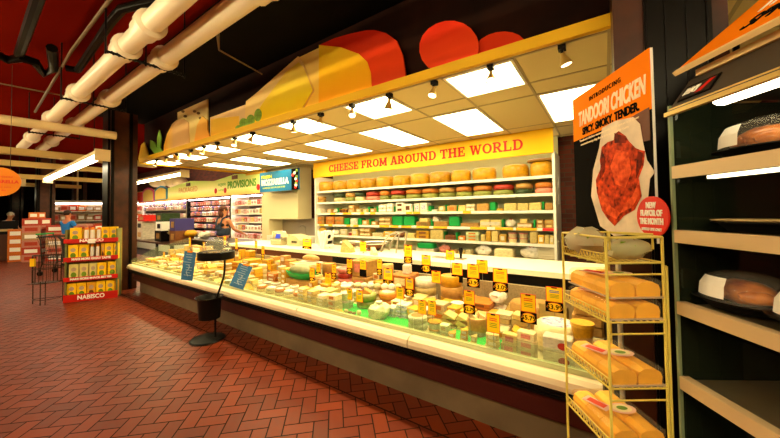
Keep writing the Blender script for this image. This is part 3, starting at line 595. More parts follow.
for t,d,b_ in tags: cnt[(d,b_)]=cnt.get((d,b_),0)+1
seen={}
for t,d,b_ in tags:
    k=(d,b_); seen[k]=seen.get(k,0)+1
    t['label']=f'{d} on {b_}'+('' if cnt[k]==1 else f', {ORD[seen[k]-1]} such from the left')
# blue hanging cards
blue=mat('blue_card','#3f7cae',.6,noise=(9,.35))
def bluecard(loc,w,h,rot,label):
    t=thing('blue_card',label,'card',loc); t.rotation_euler=rot; m=MB(); m.box((0,0,-h/2),(w,.004,h)); obj('card',m,blue,t)
    m=MB(); q=random.Random(3)
    for k in range(9): m.box((q.uniform(-.1,.1)*w,-.003,-h*(.1+.09*k)),(w*q.uniform(.3,.7),.001,h*.02))
    m.tube([(w*.1*math.sin(k*.9),-.004,-h*(.45+.05*k)) for k in range(9)],.004,4); obj('printed_lines',m,mat('pale_print','#a8bcc8',.5),t)
    m=MB(); m.box((0,-.004,.0),(w*.4,.016,.02)); obj('clip',m,tag_o,t); return t
p=at(246,265,'y',2.09); bluecard(p,.17,.28,(-.25,.32,.62),'tilted blue card with white print clipped over the case glass lip')
# ================================================================== BACK WALL SHELVING
SX0,SX1,SY=-5.74,-.60,5.08
MX=(SX0+SX1)/2
shelf=thing('wall_shelving_case','lit white shelving case of cheeses under the yellow sign','shelving',(MX,5.4,0))
m=MB(); m.box((0,.30,1.36),(SX1-SX0,.03,2.7)); obj('back_panel',m,mat('case_back','#c8cca0',.6),shelf)
for s_ in (-1,1):
    m=MB(); m.box((s_*(SX1-SX0)/2,0,1.18),(.035,.64,2.36)); obj('side_panel',m,white_pt,shelf)
for z in (2.01,1.742,1.485,1.215,.975):
    m=MB(); m.box((0,.02,z-.012),(SX1-SX0-.04,.56,.024)); m.box((0,-.265,z-.018),(SX1-SX0-.04,.02,.045)); obj('shelf',m,white_pt,shelf)
m=MB(); m.box((0,-.02,.36),(SX1-SX0,.6,.72)); obj('base_cabinet',m,mat('case_base','#cfc2a0',.5),shelf)
m=MB(); m.box((0,-.33,.70),(SX1-SX0,.06,.06)); obj('base_rail',m,steel,shelf)
q=random.Random(11); lab_y=mat('shelf_label_yellow','#e8b020',.5); lab_r=mat('shelf_label_red','#d83030',.5)
for z,spans in ((1.485,((329,334),(342,350),(359,363),(369,374),(405,411),(412,419),(462,470))),(1.215,((318,323),(327,331),(345,349),(352,357),(378,388),(389,397),(400,410),(415,428),(432,446),(469,486),(494,512),(515,536)))):
    for a,b_ in spans:
        x0=at(a,215,'y',SY).x; x1=at(b_,215,'y',SY).x; m=MB(); m.box(((x0+x1)/2-MX,-.279,z-.016),(x1-x0,.006,.042)); obj('shelf_label',m,lab_y,shelf)
m=MB(); x0=at(542,228,'y',SY).x; m.box((x0+.1-MX,-.279,1.199),(.2,.006,.042)); obj('shelf_label',m,lab_r,shelf)
m=MB(); m.box((0,-.12,2.42),(SX1-SX0-.2,.06,.03)); obj('tube_lamp',m,glow('case_tube',(1,.88,.6),CASE_T),shelf)
for i,(z,) in enumerate(((1.72,),(1.462,),(1.19,),(.951,))):
    m=MB(); m.box((0,-.23,z),(SX1-SX0-.2,.02,.008)); obj('shelf_lamp',m,glow('shelf_tube',(1,.88,.6),CASE_S),shelf)
m=MB()
for k,(z,h) in enumerate(((1.9,.16),(1.6,.12),(1.4,.14))): m.prism([(-.08,0),(.06,.02),(.08,h*.5),(.05,h),(-.05,h*.9)],.004,rotz(PI/2),0); 
o=None
for k,(z,h) in enumerate(((1.82,.2),(1.58,.16))):
    m=MB(); m.prism([(-.1,0),(.08,.02),(.1,h*.5),(.06,h),(-.07,h*.9)],.006,rotz(PI/2),0); obj('paper_sheet',m,whiteprint,shelf,(SX1-MX+.028,.05,z))
# big sign with slab lettering
sign=thing('cheese_sign','long yellow sign with red slab lettering over the shelving case','sign',(MX,5.06,2.515))
m=MB(); m.box((0,0,0),(SX1-SX0+.02,.04,.362)); obj('board',m,ramp_mat('sign_yellow',['#e8a808','#f2c832','#eeb810'],'X',.5,.19,.5,.1),sign)
def slab(word_x,ch,mb,h,sx):
    T,Hh,SF=.2,.13,.09
    L=[]
    def bar(x1,y1,x2,y2,w):
        d=Vector((x2-x1,y2-y1)); n_=Vector((-d.y,d.x)).normalized()*w/2; L.append([(x1+n_.x,y1+n_.y),(x2+n_.x,y2+n_.y),(x2-n_.x,y2-n_.y),(x1-n_.x,y1-n_.y)])
    def rect(x0,y0,x1,y1): L.append([(x0,y0),(x1,y0),(x1,y1),(x0,y1)])
    def arc(cx,cy,rx,ry,a0,a1,wx=T,wy=Hh,n=12):
        for k in range(n):
            q_=[math.radians(a0+(a1-a0)*t/n) for t in (k,k+1)]
            L.append([(cx+rx*math.cos(q_[0]),cy+ry*math.sin(q_[0])),(cx+rx*math.cos(q_[1]),cy+ry*math.sin(q_[1])),(cx+(rx-wx)*math.cos(q_[1]),cy+(ry-wy)*math.sin(q_[1])),(cx+(rx-wx)*math.cos(q_[0]),cy+(ry-wy)*math.sin(q_[0]))])
    def stem(x,top=True,bot=True,t=T):
        rect(x,0,x+t,1)
        if top: rect(x-SF,1-Hh,x+t+SF,1)
        if bot: rect(x-SF,0,x+t+SF,Hh)
    w=.9
    if ch=='C': arc(.45,.5,.42,.5,45,315); rect(.70,.62,.82,.98); rect(.74,.06,.82,.3); w=.88
    elif ch=='H': stem(.1); stem(.66); rect(.3,.44,.66,.57); w=1.0
    elif ch=='E': stem(.1); rect(.1,1-Hh,.76,1); rect(.1,0,.78,Hh); rect(.3,.44,.56,.56); rect(.66,.68,.76,1); rect(.68,0,.78,.34); rect(.5,.33,.58,.67); w=.84
    elif ch=='S': arc(.38,.74,.34,.26,30,270,.18,.12); arc(.38,.25,.36,.25,90,-150,.18,.12); rect(.6,.68,.7,.98); rect(.03,.02,.13,.32); w=.78
    elif ch=='F': stem(.1); rect(.1,1-Hh,.76,1); rect(.3,.42,.56,.54); rect(.66,.66,.76,1); rect(.5,.31,.58,.65); w=.8
    elif ch=='R': stem(.1); rect(.2,1-Hh,.5,1); rect(.2,.42,.5,.55); arc(.48,.71,.32,.29,-90,90,T,Hh); bar(.46,.46,.74,.06,.19); rect(.62,0,.94,Hh); w=.95
    elif ch=='O': arc(.48,.5,.46,.5,0,360,T,Hh,20); w=.96
    elif ch=='M': stem(.1); stem(.88); bar(.2,.95,.59,.18,.18); bar(.98,.95,.59,.18,.18); w=1.2
    elif ch=='A': bar(.17,0,.48,1,.14); bar(.85,0,.52,1,.22); rect(.28,.26,.72,.38); rect(0,0,.34,Hh); rect(.64,0,1.02,Hh); rect(.36,.88,.64,1); w=1.03
    elif ch=='U': rect(.1,.32,.3,1); rect(.68,.32,.84,1); arc(.47,.36,.37,.37,180,360,T,Hh); rect(0,1-Hh,.4,1); rect(.58,1-Hh,.94,1); w=.97
    elif ch=='N': stem(.1,True,True,.15); rect(.72,0,.87,1); rect(.62,1-Hh,.97,1); bar(.16,.96,.8,.06,.22); w=1.0
    elif ch=='D': stem(.1); rect(.2,1-Hh,.5,1); rect(.2,0,.5,Hh); arc(.45,.5,.45,.5,-90,90); w=.95
    elif ch=='T': rect(.32,0,.52,1); rect(.0,1-Hh,.84,1); rect(.22,0,.62,Hh); rect(0,.66,.1,1); rect(.74,.66,.84,1); w=.88
    elif ch=='W': bar(.16,1,.38,.02,.19); bar(.38,.02,.62,.9,.13); bar(.62,.9,.86,.02,.19); bar(.86,.02,1.1,1,.13); rect(0,1-Hh,.36,1); rect(.46,.84,.76,.96); rect(.94,1-Hh,1.24,1); w=1.25
    elif ch=='L': stem(.1,True,True); rect(.1,0,.76,Hh); rect(.66,0,.76,.36); w=.82
    for k,poly in enumerate(L):
        mb.prism([(word_x+x*h*sx,(y-.5)*h) for x,y in poly],.008+.00012*k,None,-.0275-.00012*k)
    return word_x+(w+.05)*h*sx
x0=at(329,165,'y',5.04).x-MX; x1=at(524,146,'y',5.04).x-MX
def run(sx,build):
    x=0; ms=[]
    for wd_ in 'CHEESE FROM AROUND THE WORLD'.split():
        mb=MB()
        for ch in wd_: x=slab(x,ch,mb,LH,sx)
        x+=.42*LH*sx; ms.append(mb)
    return x-.42*LH*sx,ms
LH=.165; L1,_=run(1,False); L1,ms=run((x1-x0)/L1,True)
for mb in ms: o=obj('lettering',mb,redprint,sign,(x0,0,-.005))
# ------------------------------------------------------------------ goods on the shelves
def shelf_item(zs,px0,px1,hpx,kind,a,b=None,n=1,row='',look=None,dep_=.2,yf=5.14,b2=None,name=None,cat=None):
    x0=at(px0,215,'y',yf).x; x1=at(px1,215,'y',yf).x; w=(x1-x0)*.97; h=hpx*dep(((x0+x1)/2,yf,1.5))/FPX/n
    d=w if kind in('wheel','drum','tub') else dep_
    for k in range(n):
        lk=look or f'{WORDS[a]} {KW[kind]}'
        lvl='' if n==1 else (', top of pile' if k==n-1 else (', bottom of pile' if k==0 else f', {ORD[k]} up in pile'))
        put(kind,a if not(b2 and k==0) else b2,b or a,w,d,h*.995,((x0+x1)/2,yf+d/2,zs+h*k),0,row,(lk if not(b2 and k==0 and not look) else f'{WORDS[b2]} {KW[kind]}')+'|'+lvl,name,cat)
T1,T2,T3,T4,T5,T6='top shelf','second shelf','third shelf','fourth shelf','fifth shelf','bottom deck'
for a,b_,h in ((315,328.7,10),(329.4,343,9.8),(343,356.7,10),(356.7,371.8,10.5),(372.5,388.3,11),(389,405.9,11),(406.6,425.6,11.5),(426,447,12),(448,468,12),(469.4,493.8,13),(500,528,14)): shelf_item(2.01,a,b_,h,'wheel','gold','gold',1,T1,'big golden cheese wheel')
shelf_item(2.01,529,553,15,'wheel','gold','gold',1,T1,'big golden cheese wheel')
p=at(541,160,'y',5.33); put('wheel','tan','cream',.40,.40,.05,(p.x,5.32,2.01+15*dep((p.x,5.14,1.5))/FPX),0,T1,'flat tan cheese disc on the big golden wheel|')
tops=['dgreen','tan','dgreen','red','orange','red','orange','orange','tan','orange','orange','red','tan','orange']; bots=['cream','olive','cream','pink','olive','olive','olive','olive','olive','olive','olive','olive','dgreen','pink']
for (a,b_),c,d in zip(((85,118),(120,146),(147,172),(174,215),(217,242),(244,284),(286,330),(332,378),(380,426),(428,474),(476,530),(532,592),(596,648),(652,705)),tops,bots): shelf_item(1.742,300+a/2.786,300+b_/2.786,8+3.5*(a/700),'wheel',c,'cream',2,T2,None,b2=d)
shelf_item(1.742,316,322,6,'wheel','tan','tan',2,T2)
def sh(zs,row,L):
    for e in L: shelf_item(zs,*e[:2],e[2],e[3],e[4],e[5] if len(e)>5 else None,e[6] if len(e)>6 else 1,row,e[7] if len(e)>7 else None)
def dv(zs,row,L):
    for a,b_,h in L: shelf_item(zs,a,b_,h,'divider','green',None,1,row,'curved green plastic shelf divider',.16,5.2)
sh(1.485,T3,[(316,320,4,'block','white'),(327,331.5,4,'block','tan','white'),(332.2,336,4,'bag','white'),(338.5,341,4,'tub','brown','gold',1,'small dark jar'),(341.4,343.8,4,'tub','brown','gold',1,'small dark jar'),(344.2,346.6,4,'tub','brown','gold',1,'small dark jar'),(348.5,354,7.5,'block','tan','cream',2),(356,361,4,'block','pale','white'),(363,367,3.5,'block','pale','white'),(370,375,4,'block','tan','white'),(378.5,386,8,'pair','white','whiteprint',2,'white paper pack'),(386.5,392.5,9,'pair','white','whiteprint',2,'white paper pack'),(395.6,403.5,9.5,'block','white','brown',2,'white pouch with dark oval print'),(404,411.6,8,'block','white','brown',1,'white pouch with dark oval print'),(414,419.6,8.5,'block','white','blueprint',1,'white carton with blue print'),(420,427,9,'block','white','blueprint',1,'white carton with blue print'),(431.5,437,2.2,'plain','white'),(438.5,444.5,5.5,'block','pale','white'),(447,456,6,'block','tan','orange'),(458,465.4,6,'plain','pale'),(465.8,475,7.5,'pair','cream','white',2),(476.5,488.5,7.5,'plain','tan'),(496.5,502.5,2.5,'plain','yellow'),(503.7,516.8,7.5,'plain','pale'),(517.2,528.6,7.5,'plain','pale'),(529,541.5,8,'plain','pale'),(545,553,7.5,'plain','tan')])
dv(1.485,T3,[(336.3,338,5),(367.7,369.6,6),(376,378,6.5),(392.8,394.8,6),(412,413.8,7),(428,431,6),(445,446.6,7),(456.4,457.8,6.5),(489.5,495.6,9),(542,544.3,9)])
sh(1.215,T4,[(315.5,323.5,8,'block','tan','orange',2),(325.6,333.7,8,'block','orange','tan',2),(334.6,342.4,8,'block','tan','orange',2),(350,356,6.5,'plain','white'),(362,367.7,5,'block','tan','white'),(371,376.7,4,'block','tan','white'),(378.6,390.4,8,'pair','tan','cream',2),(415.5,429,4.5,'plain','tan'),(419,427.5,8,'plain','pale',None,2),(433,447,5,'plain','tan'),(460,478,4,'plain','tan'),(479,501,7.5,'pair','pale','white'),(503.5,514.5,8,'bag','white','red',1,'white pack with red print'),(516.5,532,5,'pair','tan','white'),(519.5,527,9,'plain','pale',None,2),(536,543.4,8.5,'block','tan','cream',2),(544,553.5,8.5,'block','tan','pale',2)])
p=at(437,222,'y',5.25); put('slice','white','red',.13,.1,.1,(p.x,5.24,1.215+5*dep((p.x,5.14,1.4))/FPX),0,T4,'white triangular wedge standing on a tan block|')
dv(1.215,T4,[(343.4,349,6.5),(357,361.5,6.5),(368,370.6,6),(391.2,402.4,9.5),(403,414.4,9.5),(430.4,432.4,7),(448.3,459.3,10),(501.3,503,8),(533,535.2,8)])
sh(.975,T5,[(316.5,323,7,'ball','yellow'),(327.5,337,5,'bag','white'),(339.5,346.5,6,'block','cream','white'),(347.5,350.5,3.6,'tub','red','white'),(351.3,357,6.5,'block','pale','white'),(359,370,8,'pair','tan','cream',2),(371.5,382.5,4,'plain','cream'),(383,391.5,6,'block','yellow','white',2),(393,402.5,6,'bag','brown'),(404,414,5,'plain','pale'),(415.5,428.5,8,'block','gold','brown',2,'block with dark top'),(429.5,442.5,9.5,'plain','pale'),(444,454.5,5,'plain','brown'),(457.5,464.5,4.5,'block','orange','white'),(465,478,9,'block','mint','orange',3),(480,484.5,7,'plain','pale'),(485,490.2,11,'plain','yellow'),(490.8,497.5,11,'plain','pale'),(498.5,505.5,8,'block','yellow','white'),(506.5,516,10,'tub','cream','pink',2,'cream tub with pink lid'),(517.5,527,10,'tub','cream','pink',2,'cream tub with pink lid'),(529,536.5,12,'plain','pale'),(537,543.5,9,'block','yellow','white'),(544,548.5,9,'plain','pale'),(549,553,9,'block','pale','white')])
dv(.975,T5,[(370.2,371.4,7.5),(443,444.1,8),(455,457,7.5)])
for e in ((415.5,433,9,'tray','white','green',1,'white tray with green band'),(436,448,8,'bag','pink','white',1,'pink lumpy pack'),(450,456,4,'block','tan','white'),(457.5,463,4,'block','pale','white'),(464,470,5,'plain','cream'),(473,490,10,'bag','white','white',1,'white wrapped lump'),(493,512.5,9,'plain','cream'),(518,541,12,'bag','white','pink',1,'wrinkled white wrapped bundle')): sh(.725,T6,[e])
p=at(549,240,'y',5.15); o=obj('label_printer',MB().box((0,0,.16),(.30,.28,.32),None,.92,.03).box((0,-.15,.06),(.2,.03,.05)),mat('printer_grey','#b8ac90',.5),None,(p.x-.02,5.3,.725)); tag(o,'grey label printer at the right end of the bottom deck','printer')
# things on the counter in front of the shelving
Zc_=.93
def onc(px_,py_): return at(px_,py_,'z',Zc_)
p=onc(354,255); 
t=thing('sample_bowl','wide white dish with dark underside nearest the white folding stand','bowl',(at(351,236,'y',3.7).x,3.68,Zc_)); m=MB(); m.lathe([(.05,0),(.09,.04),(.16,.09)],18); obj('dark_underside',m,CH['brown'],t); m=MB(); m.lathe([(.16,.09),(.165,.1),(.1,.085),(.0001,.08)],18); obj('rim',m,whiteprint,t)
t=thing('sample_bowl','widest white dish with dark underside before the metal rack','bowl',(at(374,240,'y',3.65).x,3.66,Zc_)); m=MB(); m.lathe([(.07,0),(.14,.04),(.22,.1)],20); obj('dark_underside',m,CH['brown'],t); m=MB(); m.lathe([(.22,.1),(.225,.115),(.16,.095),(.0001,.09)],20); obj('rim',m,whiteprint,t)
p=at(392,250,'y',3.55); m=MB()
for y in (0,.2): m.tube([(-.17,y,0),(-.12,y,.13),(-.03,y,.24),(.1,y,.29),(.15,y,.27),(.10,y,.1),(.09,y,0)],.011,6)
for a,b_ in ((-.12,.13),(-.03,.24),(.1,.29)): m.tube([(a,0,b_),(a,.2,b_)],.008,6)
o=obj('wire_rack',m,steel,None,(p.x,3.52,Zc_)); tag(o,'bent metal rack standing on the white counter before the shelves','rack')
t=thing('folding_stand','white folding A-frame counter stand with dark round emblem','stand',(at(326,250,'y',3.45).x,3.45,Zc_))
for sx in (-1,1):
    m=MB(); R=Matrix.Rotation(sx*.28,4,'Y')
    for k in (-.07,.07): m.box((sx*.06,k,.14),(.025,.025,.29),R)
    m.box((sx*.025,0,.26),(.03,.16,.03),R); m.box((sx*.09,0,.05),(.025,.16,.03),R); m.box((sx*.06,0,.15),(.008,.13,.2),R); obj('panel',m,whiteprint,t)
m=MB(); R=Matrix.Rotation(.28,4,'Y'); m.lathe([(.0001,0),(.035,0),(.035,.004)],14,(.072,0,.19),R@Matrix.Rotation(PI/2,4,'Y')); m.box((.09,0,.10),(.006,.09,.05),R); obj('emblem',m,black,t)
t=thing('counter_scale','grey counter scale with lit blue screen on the service counter','scale',(at(280,248,'y',3.45).x,3.45,Zc_)); m=MB(); m.box((0,.05,.05),(.30,.3,.10),None,.9,.02); m.prism([(-.15,.1),(.15,.1),(.15,.14),(.0,.2),(-.15,.24)],.18,None,-.05); obj('body',m,mat('scale_body','#a89c78',.5),t); m=MB(); m.box((.03,-.062,.155),(.12,.012,.085),Matrix.Rotation(-.3,4,'X')); obj('screen',m,glow('blue_screen',(.12,.16,.75),1.0),t); m=MB(); m.box((-.0,.05,.115),(.34,.26,.015)); obj('weigh_plate',m,steel,t)
t=thing('card_terminal','beige checkout machine beside the counter scale','machine',(at(297,247,'y',3.5).x,3.55,Zc_)); m=MB(); m.prism([(-.17,0),(.17,0),(.17,.1),(.05,.17),(-.12,.19),(-.17,.12)],.26,None,-.13); obj('body',m,mat('terminal_body','#bcae84',.5),t); m=MB(); 
for k in range(3): m.box((-.02+.05*k,-.135,.07),(.03,.01,.03))
obj('keypad',m,black,t)
m=MB(); m.lathe([(.07,0),(.08,.04),(.08,.2),(.0001,.22)],14,(0,0,0)); m.box((.12,0,.11),(.2,.14,.22),None,.95,.02); o=obj('white_canister_set',m,whiteprint,None,(at(278,235,'y',3.75).x,3.72,Zc_)); tag(o,'white canister and box standing behind the counter scale','container')
p=at(347,254,'y',3.25); put('slice','pale','tan',.17,.12,.17,(p.x,3.27,Zc_),.2,'','large pale cheese wedge standing on the white counter near the folding stand|!')
p=at(374,254,'y',3.22); put('slice','cream','cream',.10,.06,.10,(p.x,3.22,Zc_),-.4,'','small pale cut wedge on the white counter edge before the dishes|!')
t=thing('cheese_plane','black-handled cheese plane standing on the white counter','tool',(at(461,262,'y',3.45).x,3.45,Zc_)); m=MB(); m.lathe([(.012,.0),(.014,.02),(.02,.07),(.028,.10),(.018,.125),(.0001,.13)],12,(0,0,.01)); obj('handle',m,black,t); m=MB(); m.box((-.15,0,.006),(.4,.12,.01)); obj('blade',m,steel,t)
# on the rear counter
for k in ((176,241,3.5,15,'bag','greygreen','greygreen','grey-green wrapped lump on the black rear counter'),(191,238,3.5,12,'ball','gold','gold','big golden dome-shaped cheese on the black rear counter'),(204,240,3.5,11,'bag','white','redp','white wrapped pack on the black rear counter')):
    p=at(k[0],k[1],'y',k[2]); w=k[3]*dep(p)/FPX; put(k[4],k[5],k[6],w,min(w,.36),w*.6,(p.x,k[2],.93),0,'',k[7]+'|!')
# boxes stacked behind the far end of the case
t=thing('stock_table','plain table carrying cartons behind the left end of the cheese case','table',(-9.95,3.4,0)); m=MB(); m.box((0,0,.78),(2.9,.7,.04)); obj('table_top',m,wood,t)
for sx in (-1,1):
    for sy in (-1,1): m=MB(); m.box((sx*1.38,sy*.3,.38),(.06,.06,.76)); obj('leg',m,black,t)
for (px_,Y,w,h,z,a,b_,lab) in ((148,3.4,.5,.27,.80,'white','tan','lower white carton on the table behind the case'),(148,3.4,.5,.25,1.07,'white','black','upper white carton under the red carton'),(150,3.4,.52,.18,1.32,'redp','tan','red carton with emblem topmost above the white cartons'),(167,3.4,.42,.28,.80,'black','tan','black carton beside the lower white carton'),(168,3.4,.40,.24,1.08,'whiteprint','black','white carton with dark emblem below the dark blue carton'),(168,3.4,.40,.22,1.32,'dgreen','tan','dark carton with pale emblem beside the red carton'),(182,3.4,.36,.30,.80,'brown','tan','brown carton right of the black carton'),(182,3.4,.34,.30,1.10,'purple','tan','purple-blue carton right of the dark carton')):
    p=at(px_,230,'y',Y); put('carton',a,b_,w,.42,h,(p.x,Y,z),0,'',lab+'|!')
# ------------------------------------------------------------------ chilled wall cases under the awning
aw=thing('awning_sign','yellow and green arched awning sign over the chilled wall cases','sign',(-13.2,5.0,2.05))
def ax(px_,py_): q_=at(px_,py_,'y',5.0); return (q_.x+13.2,q_.z-2.05)
m=MB(); m.prism([ax(137.5,204),ax(200,197.5),ax(261,192.7),ax(261,173),ax(248,173.5),ax(234,174.5),ax(222,178.5),ax(214,181),ax(198,181),ax(190,181),ax(178,185),ax(168,188),ax(137.5,192)],.04,None,0); obj('board',m,ramp_mat('awning_print',['#f09838','#fcd878','#fff0a8','#f0f090','#d0e878'],'Z',.5,1.6,0,.1),aw)
m=MB(); m.prism([ax(138.5,203),ax(144,202),ax(144,192),ax(138.5,192.5)],.03,None,-.035); obj('red_panel',m,mat('sign_red','#d83424',.5),aw)
for (pts,mm,nm) in (([(143.5,202),(155,201),(155,190.5),(152,188.2),(149,187.6),(146,189),(143.5,192)],mat('sign_pink','#e0508c',.5),'pink_arch'),([(155.5,200.5),(168,199),(168,188),(164.5,186.2),(161.5,185.7),(158.5,187.5),(155.5,190.5)],mat('sign_blue','#3c8cb8',.5),'blue_arch')):
    m=MB(); m.prism([ax(*q_) for q_ in pts],.03,None,-.04); o=obj(nm,m,mm,aw); m=MB(); cx_=sum(q_[0] for q_ in pts)/len(pts); cy_=sum(q_[1] for q_ in pts)/len(pts); m.prism([ax(cx_+(q_[0]-cx_)*.84,cy_+1+(q_[1]-cy_)*.84) for q_ in pts],.01,None,-.05); obj('arch_face',m,mat('arch_yellow','#ecc860',.5),o)
gtx=mat('sign_green_text','#6aa82c',.5); px0,pz0=ax(241.5,183.5)
text('lettering','PROVISIONS',.30,gtx,aw,(px0,-.01,pz0-.02),width=ax(255,180)[0]-ax(226.5,180)[0],bold=.012)
x_,z_=ax(222.3,186); text('lettering','organic',.16,gtx,aw,(x_,-.01,z_+.06),width=.5); text('lettering','natural',.14,gtx,aw,(x_,-.01,z_-.12),width=.45)
x_,z_=ax(188,190); text('lettering','PACKAGED',.26,mat('sign_orange_text','#e09050',.5),aw,(x_,-.01,z_),width=1.5)
for a,b_ in ((188.5,184.5),(235,177.2)):
    x_,z_=ax(a,b_); m=MB(); m.box((x_,-.01,z_),(.3,.02,.12)); obj('badge',m,CH['brown'],aw)
for a,b_ in ((216,191),(225.5,190.5),(258.5,187)):
    x_,z_=ax(a,b_); m=MB(); m.ell((x_,-.012,z_),(.09,.02,.09),8,6); obj('printed_berry',m,redprint,aw)
lav=glow('lavender_tube',(1,.82,.75),PROV_T)
pk=[mat('pk_pink','#d89a90',.4,coat=.3,noise=(9,.3)),mat('pk_white','#e8dcc8',.4,coat=.3,noise=(9,.2)),mat('pk_red','#b84a34',.4,coat=.3,noise=(9,.4)),mat('pk_yellow','#d8b45c',.4,coat=.3,noise=(9,.3)),mat('pk_purple','#6a4a8c',.4,coat=.3,noise=(9,.3))]
bays=[(-9.75,-8.02,'right bay of the chilled wall case, by the white partition',[.75,1.0,1.25,1.5,1.77],.15,(0,1,3,0,1,2),white_pt,'right'),(-12.9,-9.8,'middle bay of the chilled wall case, behind the woman',[.75,1.0,1.22,1.44,1.62,1.8],.13,(0,2,1,0,4,2),black,'middle'),(-18.4,-12.95,'long left bay of the chilled wall case beside the dark column',[.8,1.1,1.4,1.7,1.9],.17,(0,1,0,1,4),mat('bay_grey','#9a8c78',.5),'left')]
pme={}
for x0,x1,lab,zs,w,cols,mm,nm in bays:
    c_=(x0+x1)/2; t=thing('chilled_wall_case',lab,'chilled case',(c_,5.4,0)); L=x1-x0
    m=MB(); m.box((0,.36,1.05),(L,.04,2.1)); obj('back_panel',m,mat('chill_back','#3a3028' if nm=='middle' else '#8c7c6c',.6),t)
    m=MB(); m.box((0,0,.33),(L,.66,.66)); obj('base_tank',m,white_pt,t)
    for s_ in (-1,1): m=MB(); m.box((s_*(L/2-.015),.05,1.3),(.03,.6,1.6)); obj('side_panel',m,mm,t)
    for z in zs: m=MB(); m.box((0,.06,z-.012),(L-.06,.5,.02)); m.box((0,-.2,z-.015),(L-.06,.015,.035)); obj('shelf',m,mm,t)
    m=MB(); m.box((0,-.2,2.03),(L-.1,.06,.03)); obj('tube_lamp',m,lav,t)
    for z in zs[1:]: m=MB(); m.box((0,-.17,z-.028),(L-.1,.02,.006)); obj('shelf_lamp',m,lav,t)
    for zi,z in enumerate(zs):
        x=x0+.1; k=0
        while x<x1-.08:
            ww=w*rnd.uniform(.85,1.25); h=rnd.uniform(.12,.16) if zi<len(zs)-1 else .14
            mi_=rnd.choice(cols)
            if (mi_,) not in pme:
                mb=MB(); mb.box((0,0,.5),(1,1,1),None,.92,.08); e=MB(); e.box((0,-.485,.45),(.6,.03,.45)); pme[(mi_,)]=(mb.mesh('chilled_pack',[pk[mi_]]),e.mesh('label_sticker',[pk[1] if mi_!=1 else pk[2]]))
            a,b_=pme[(mi_,)]; o=bpy.data.objects.new('chilled_pack',a); COL.objects.link(o); o.location=(x+ww/2,5.33,z); o.scale=(ww*.95,.2,h); q_=bpy.data.objects.new('label_sticker',b_); COL.objects.link(q_); q_.parent=o
            cw=['pink','white','red','yellow','purple'][mi_]
            tag(o,f'small {cw} package on the {["lowest","second lowest","third lowest","fourth lowest","fifth lowest","sixth lowest"][zi]} shelf of the {nm} chilled bay','package',f'{cw} packages on chilled shelf {ORD[zi]} of the {nm} bay'); x+=ww+(.05 if nm=='left' else .015)
mz=thing('mozzarella_sign','blue hanging sign reading mozzarella before the white partition','sign',(-6.78,4.8,2.32)); m=MB(); m.box((0,0,0),(1.62,.02,.52)); obj('board',m,ramp_mat('mozz_blue',['#0c5080','#1c7cb0','#105888'],'X',.5,.6,.5,.2),mz)
text('lettering','MOZZARELLA',.2,whiteprint,mz,(-.16,-.012,-.02),width=1.14,bold=.012); text('lettering','FRESH',.11,mat('lime_print','#c8d020',.5),mz,(-.5,-.012,.13),width=.46,bold=.006); text('lettering','HANDMADE DAILY IN OUR STORE',.06,mat('lime_print','#c8d020',.5),mz,(-.2,-.012,-.16),width=.95)
m=MB(); m.box((.66,-.012,0),(.26,.006,.52)); obj('photo_strip',m,blackprint,mz); m=MB(); q=random.Random(5)
for k in range(9): m.mi=k%3; m.ell((.66+q.uniform(-.08,.08),-.016,-.2+.05*k),(.05,.006,.04),8,6)
obj('printed_tomatoes',m,[redprint,whiteprint,tag_g],mz)
m=MB(); 
for sx in (-.7,.7): m.tube([(sx,0,.26),(sx,0,.38)],.005,5)
obj('hanger',m,wire,mz)
for o_,(a,b_) in enumerate(((157,182),(174,182))):
    p=at(a,b_,'y',5.3); m=MB(); m.ell((0,0,0),(.42,.3,.24),14,8); m.ell((.5,0,-.02),(.36,.28,.22),14,8); o=obj('round_duct',m,cream_paint,None,(p.x,5.3,p.z)); tag(o,['rounded cream duct above the blue arch of the awning','rounded cream duct further right above the awning'][o_],'duct')
# ================================================================== SAMPLING STAND
b0=at(215,337,'z',0); RX=Vector((_r0.x,_r0.y,0))
st=thing('sampling_stand','black cheese sampling stand with glass dome and bin before the case','stand',(b0.x,min(b0.y,1.80),0)); 
def stx(px_,py_):  # offset from the stand's base in its own upright plane facing the camera
    p=atp(px_,py_,st.location,Vector((_f.x,_f.y,0)).normalized()); return p-st.location
m=MB(); m.lathe([(.0001,.035),(.03,.035),(.12,.028),(.18,.02),(.192,.006),(.19,0)],26); obj('base',m,black,st)
m=MB(); pts=[stx(215.5,335)*1,stx(215.3,318),stx(215.5,305),stx(216.8,297),stx(220.5,287),stx(224,276),stx(224.8,266),stx(224.8,258)]; pts[0]=Vector((pts[1].x,pts[1].y,.03)); m.tube(pts,.012,8); obj('pole',m,black,st)
c=stx(209.5,307.5); m=MB(); m.lathe([(.115,-.125),(.13,.1),(.15,.125),(.155,.13),(.15,.13),(.125,.1),(.11,-.11),(.0001,-.11)],22,(c.x,c.y,c.z)); obj('bin',m,mat('bin_black','#120d0a',.4,spec=.12),st)
c=stx(216.5,254); m=MB(); m.lathe([(.19,-.06),(.2,-.055),(.2,.03),(.19,.035),(.18,.0),(.0001,-.01)],30,c); obj('tray_ring',m,black,st)
m=MB(); m.lathe([(.165,.035),(.16,.09),(.13,.14),(.07,.175),(.02,.185),(.025,.2),(.0001,.205)],24,c); obj('glass_dome',m,film('dome_glass','#f0f0e0',.16,.03),st)
m=MB(); q=random.Random(2)
for k in range(14): a=q.uniform(0,6.28); r_=q.uniform(.02,.13); m.box((c.x+r_*math.cos(a),c.y+r_*math.sin(a),c.z+.015),(.035,.035,.03),rotz(a),1,.006)
obj('cheese_samples',m,CH['tan'],st)
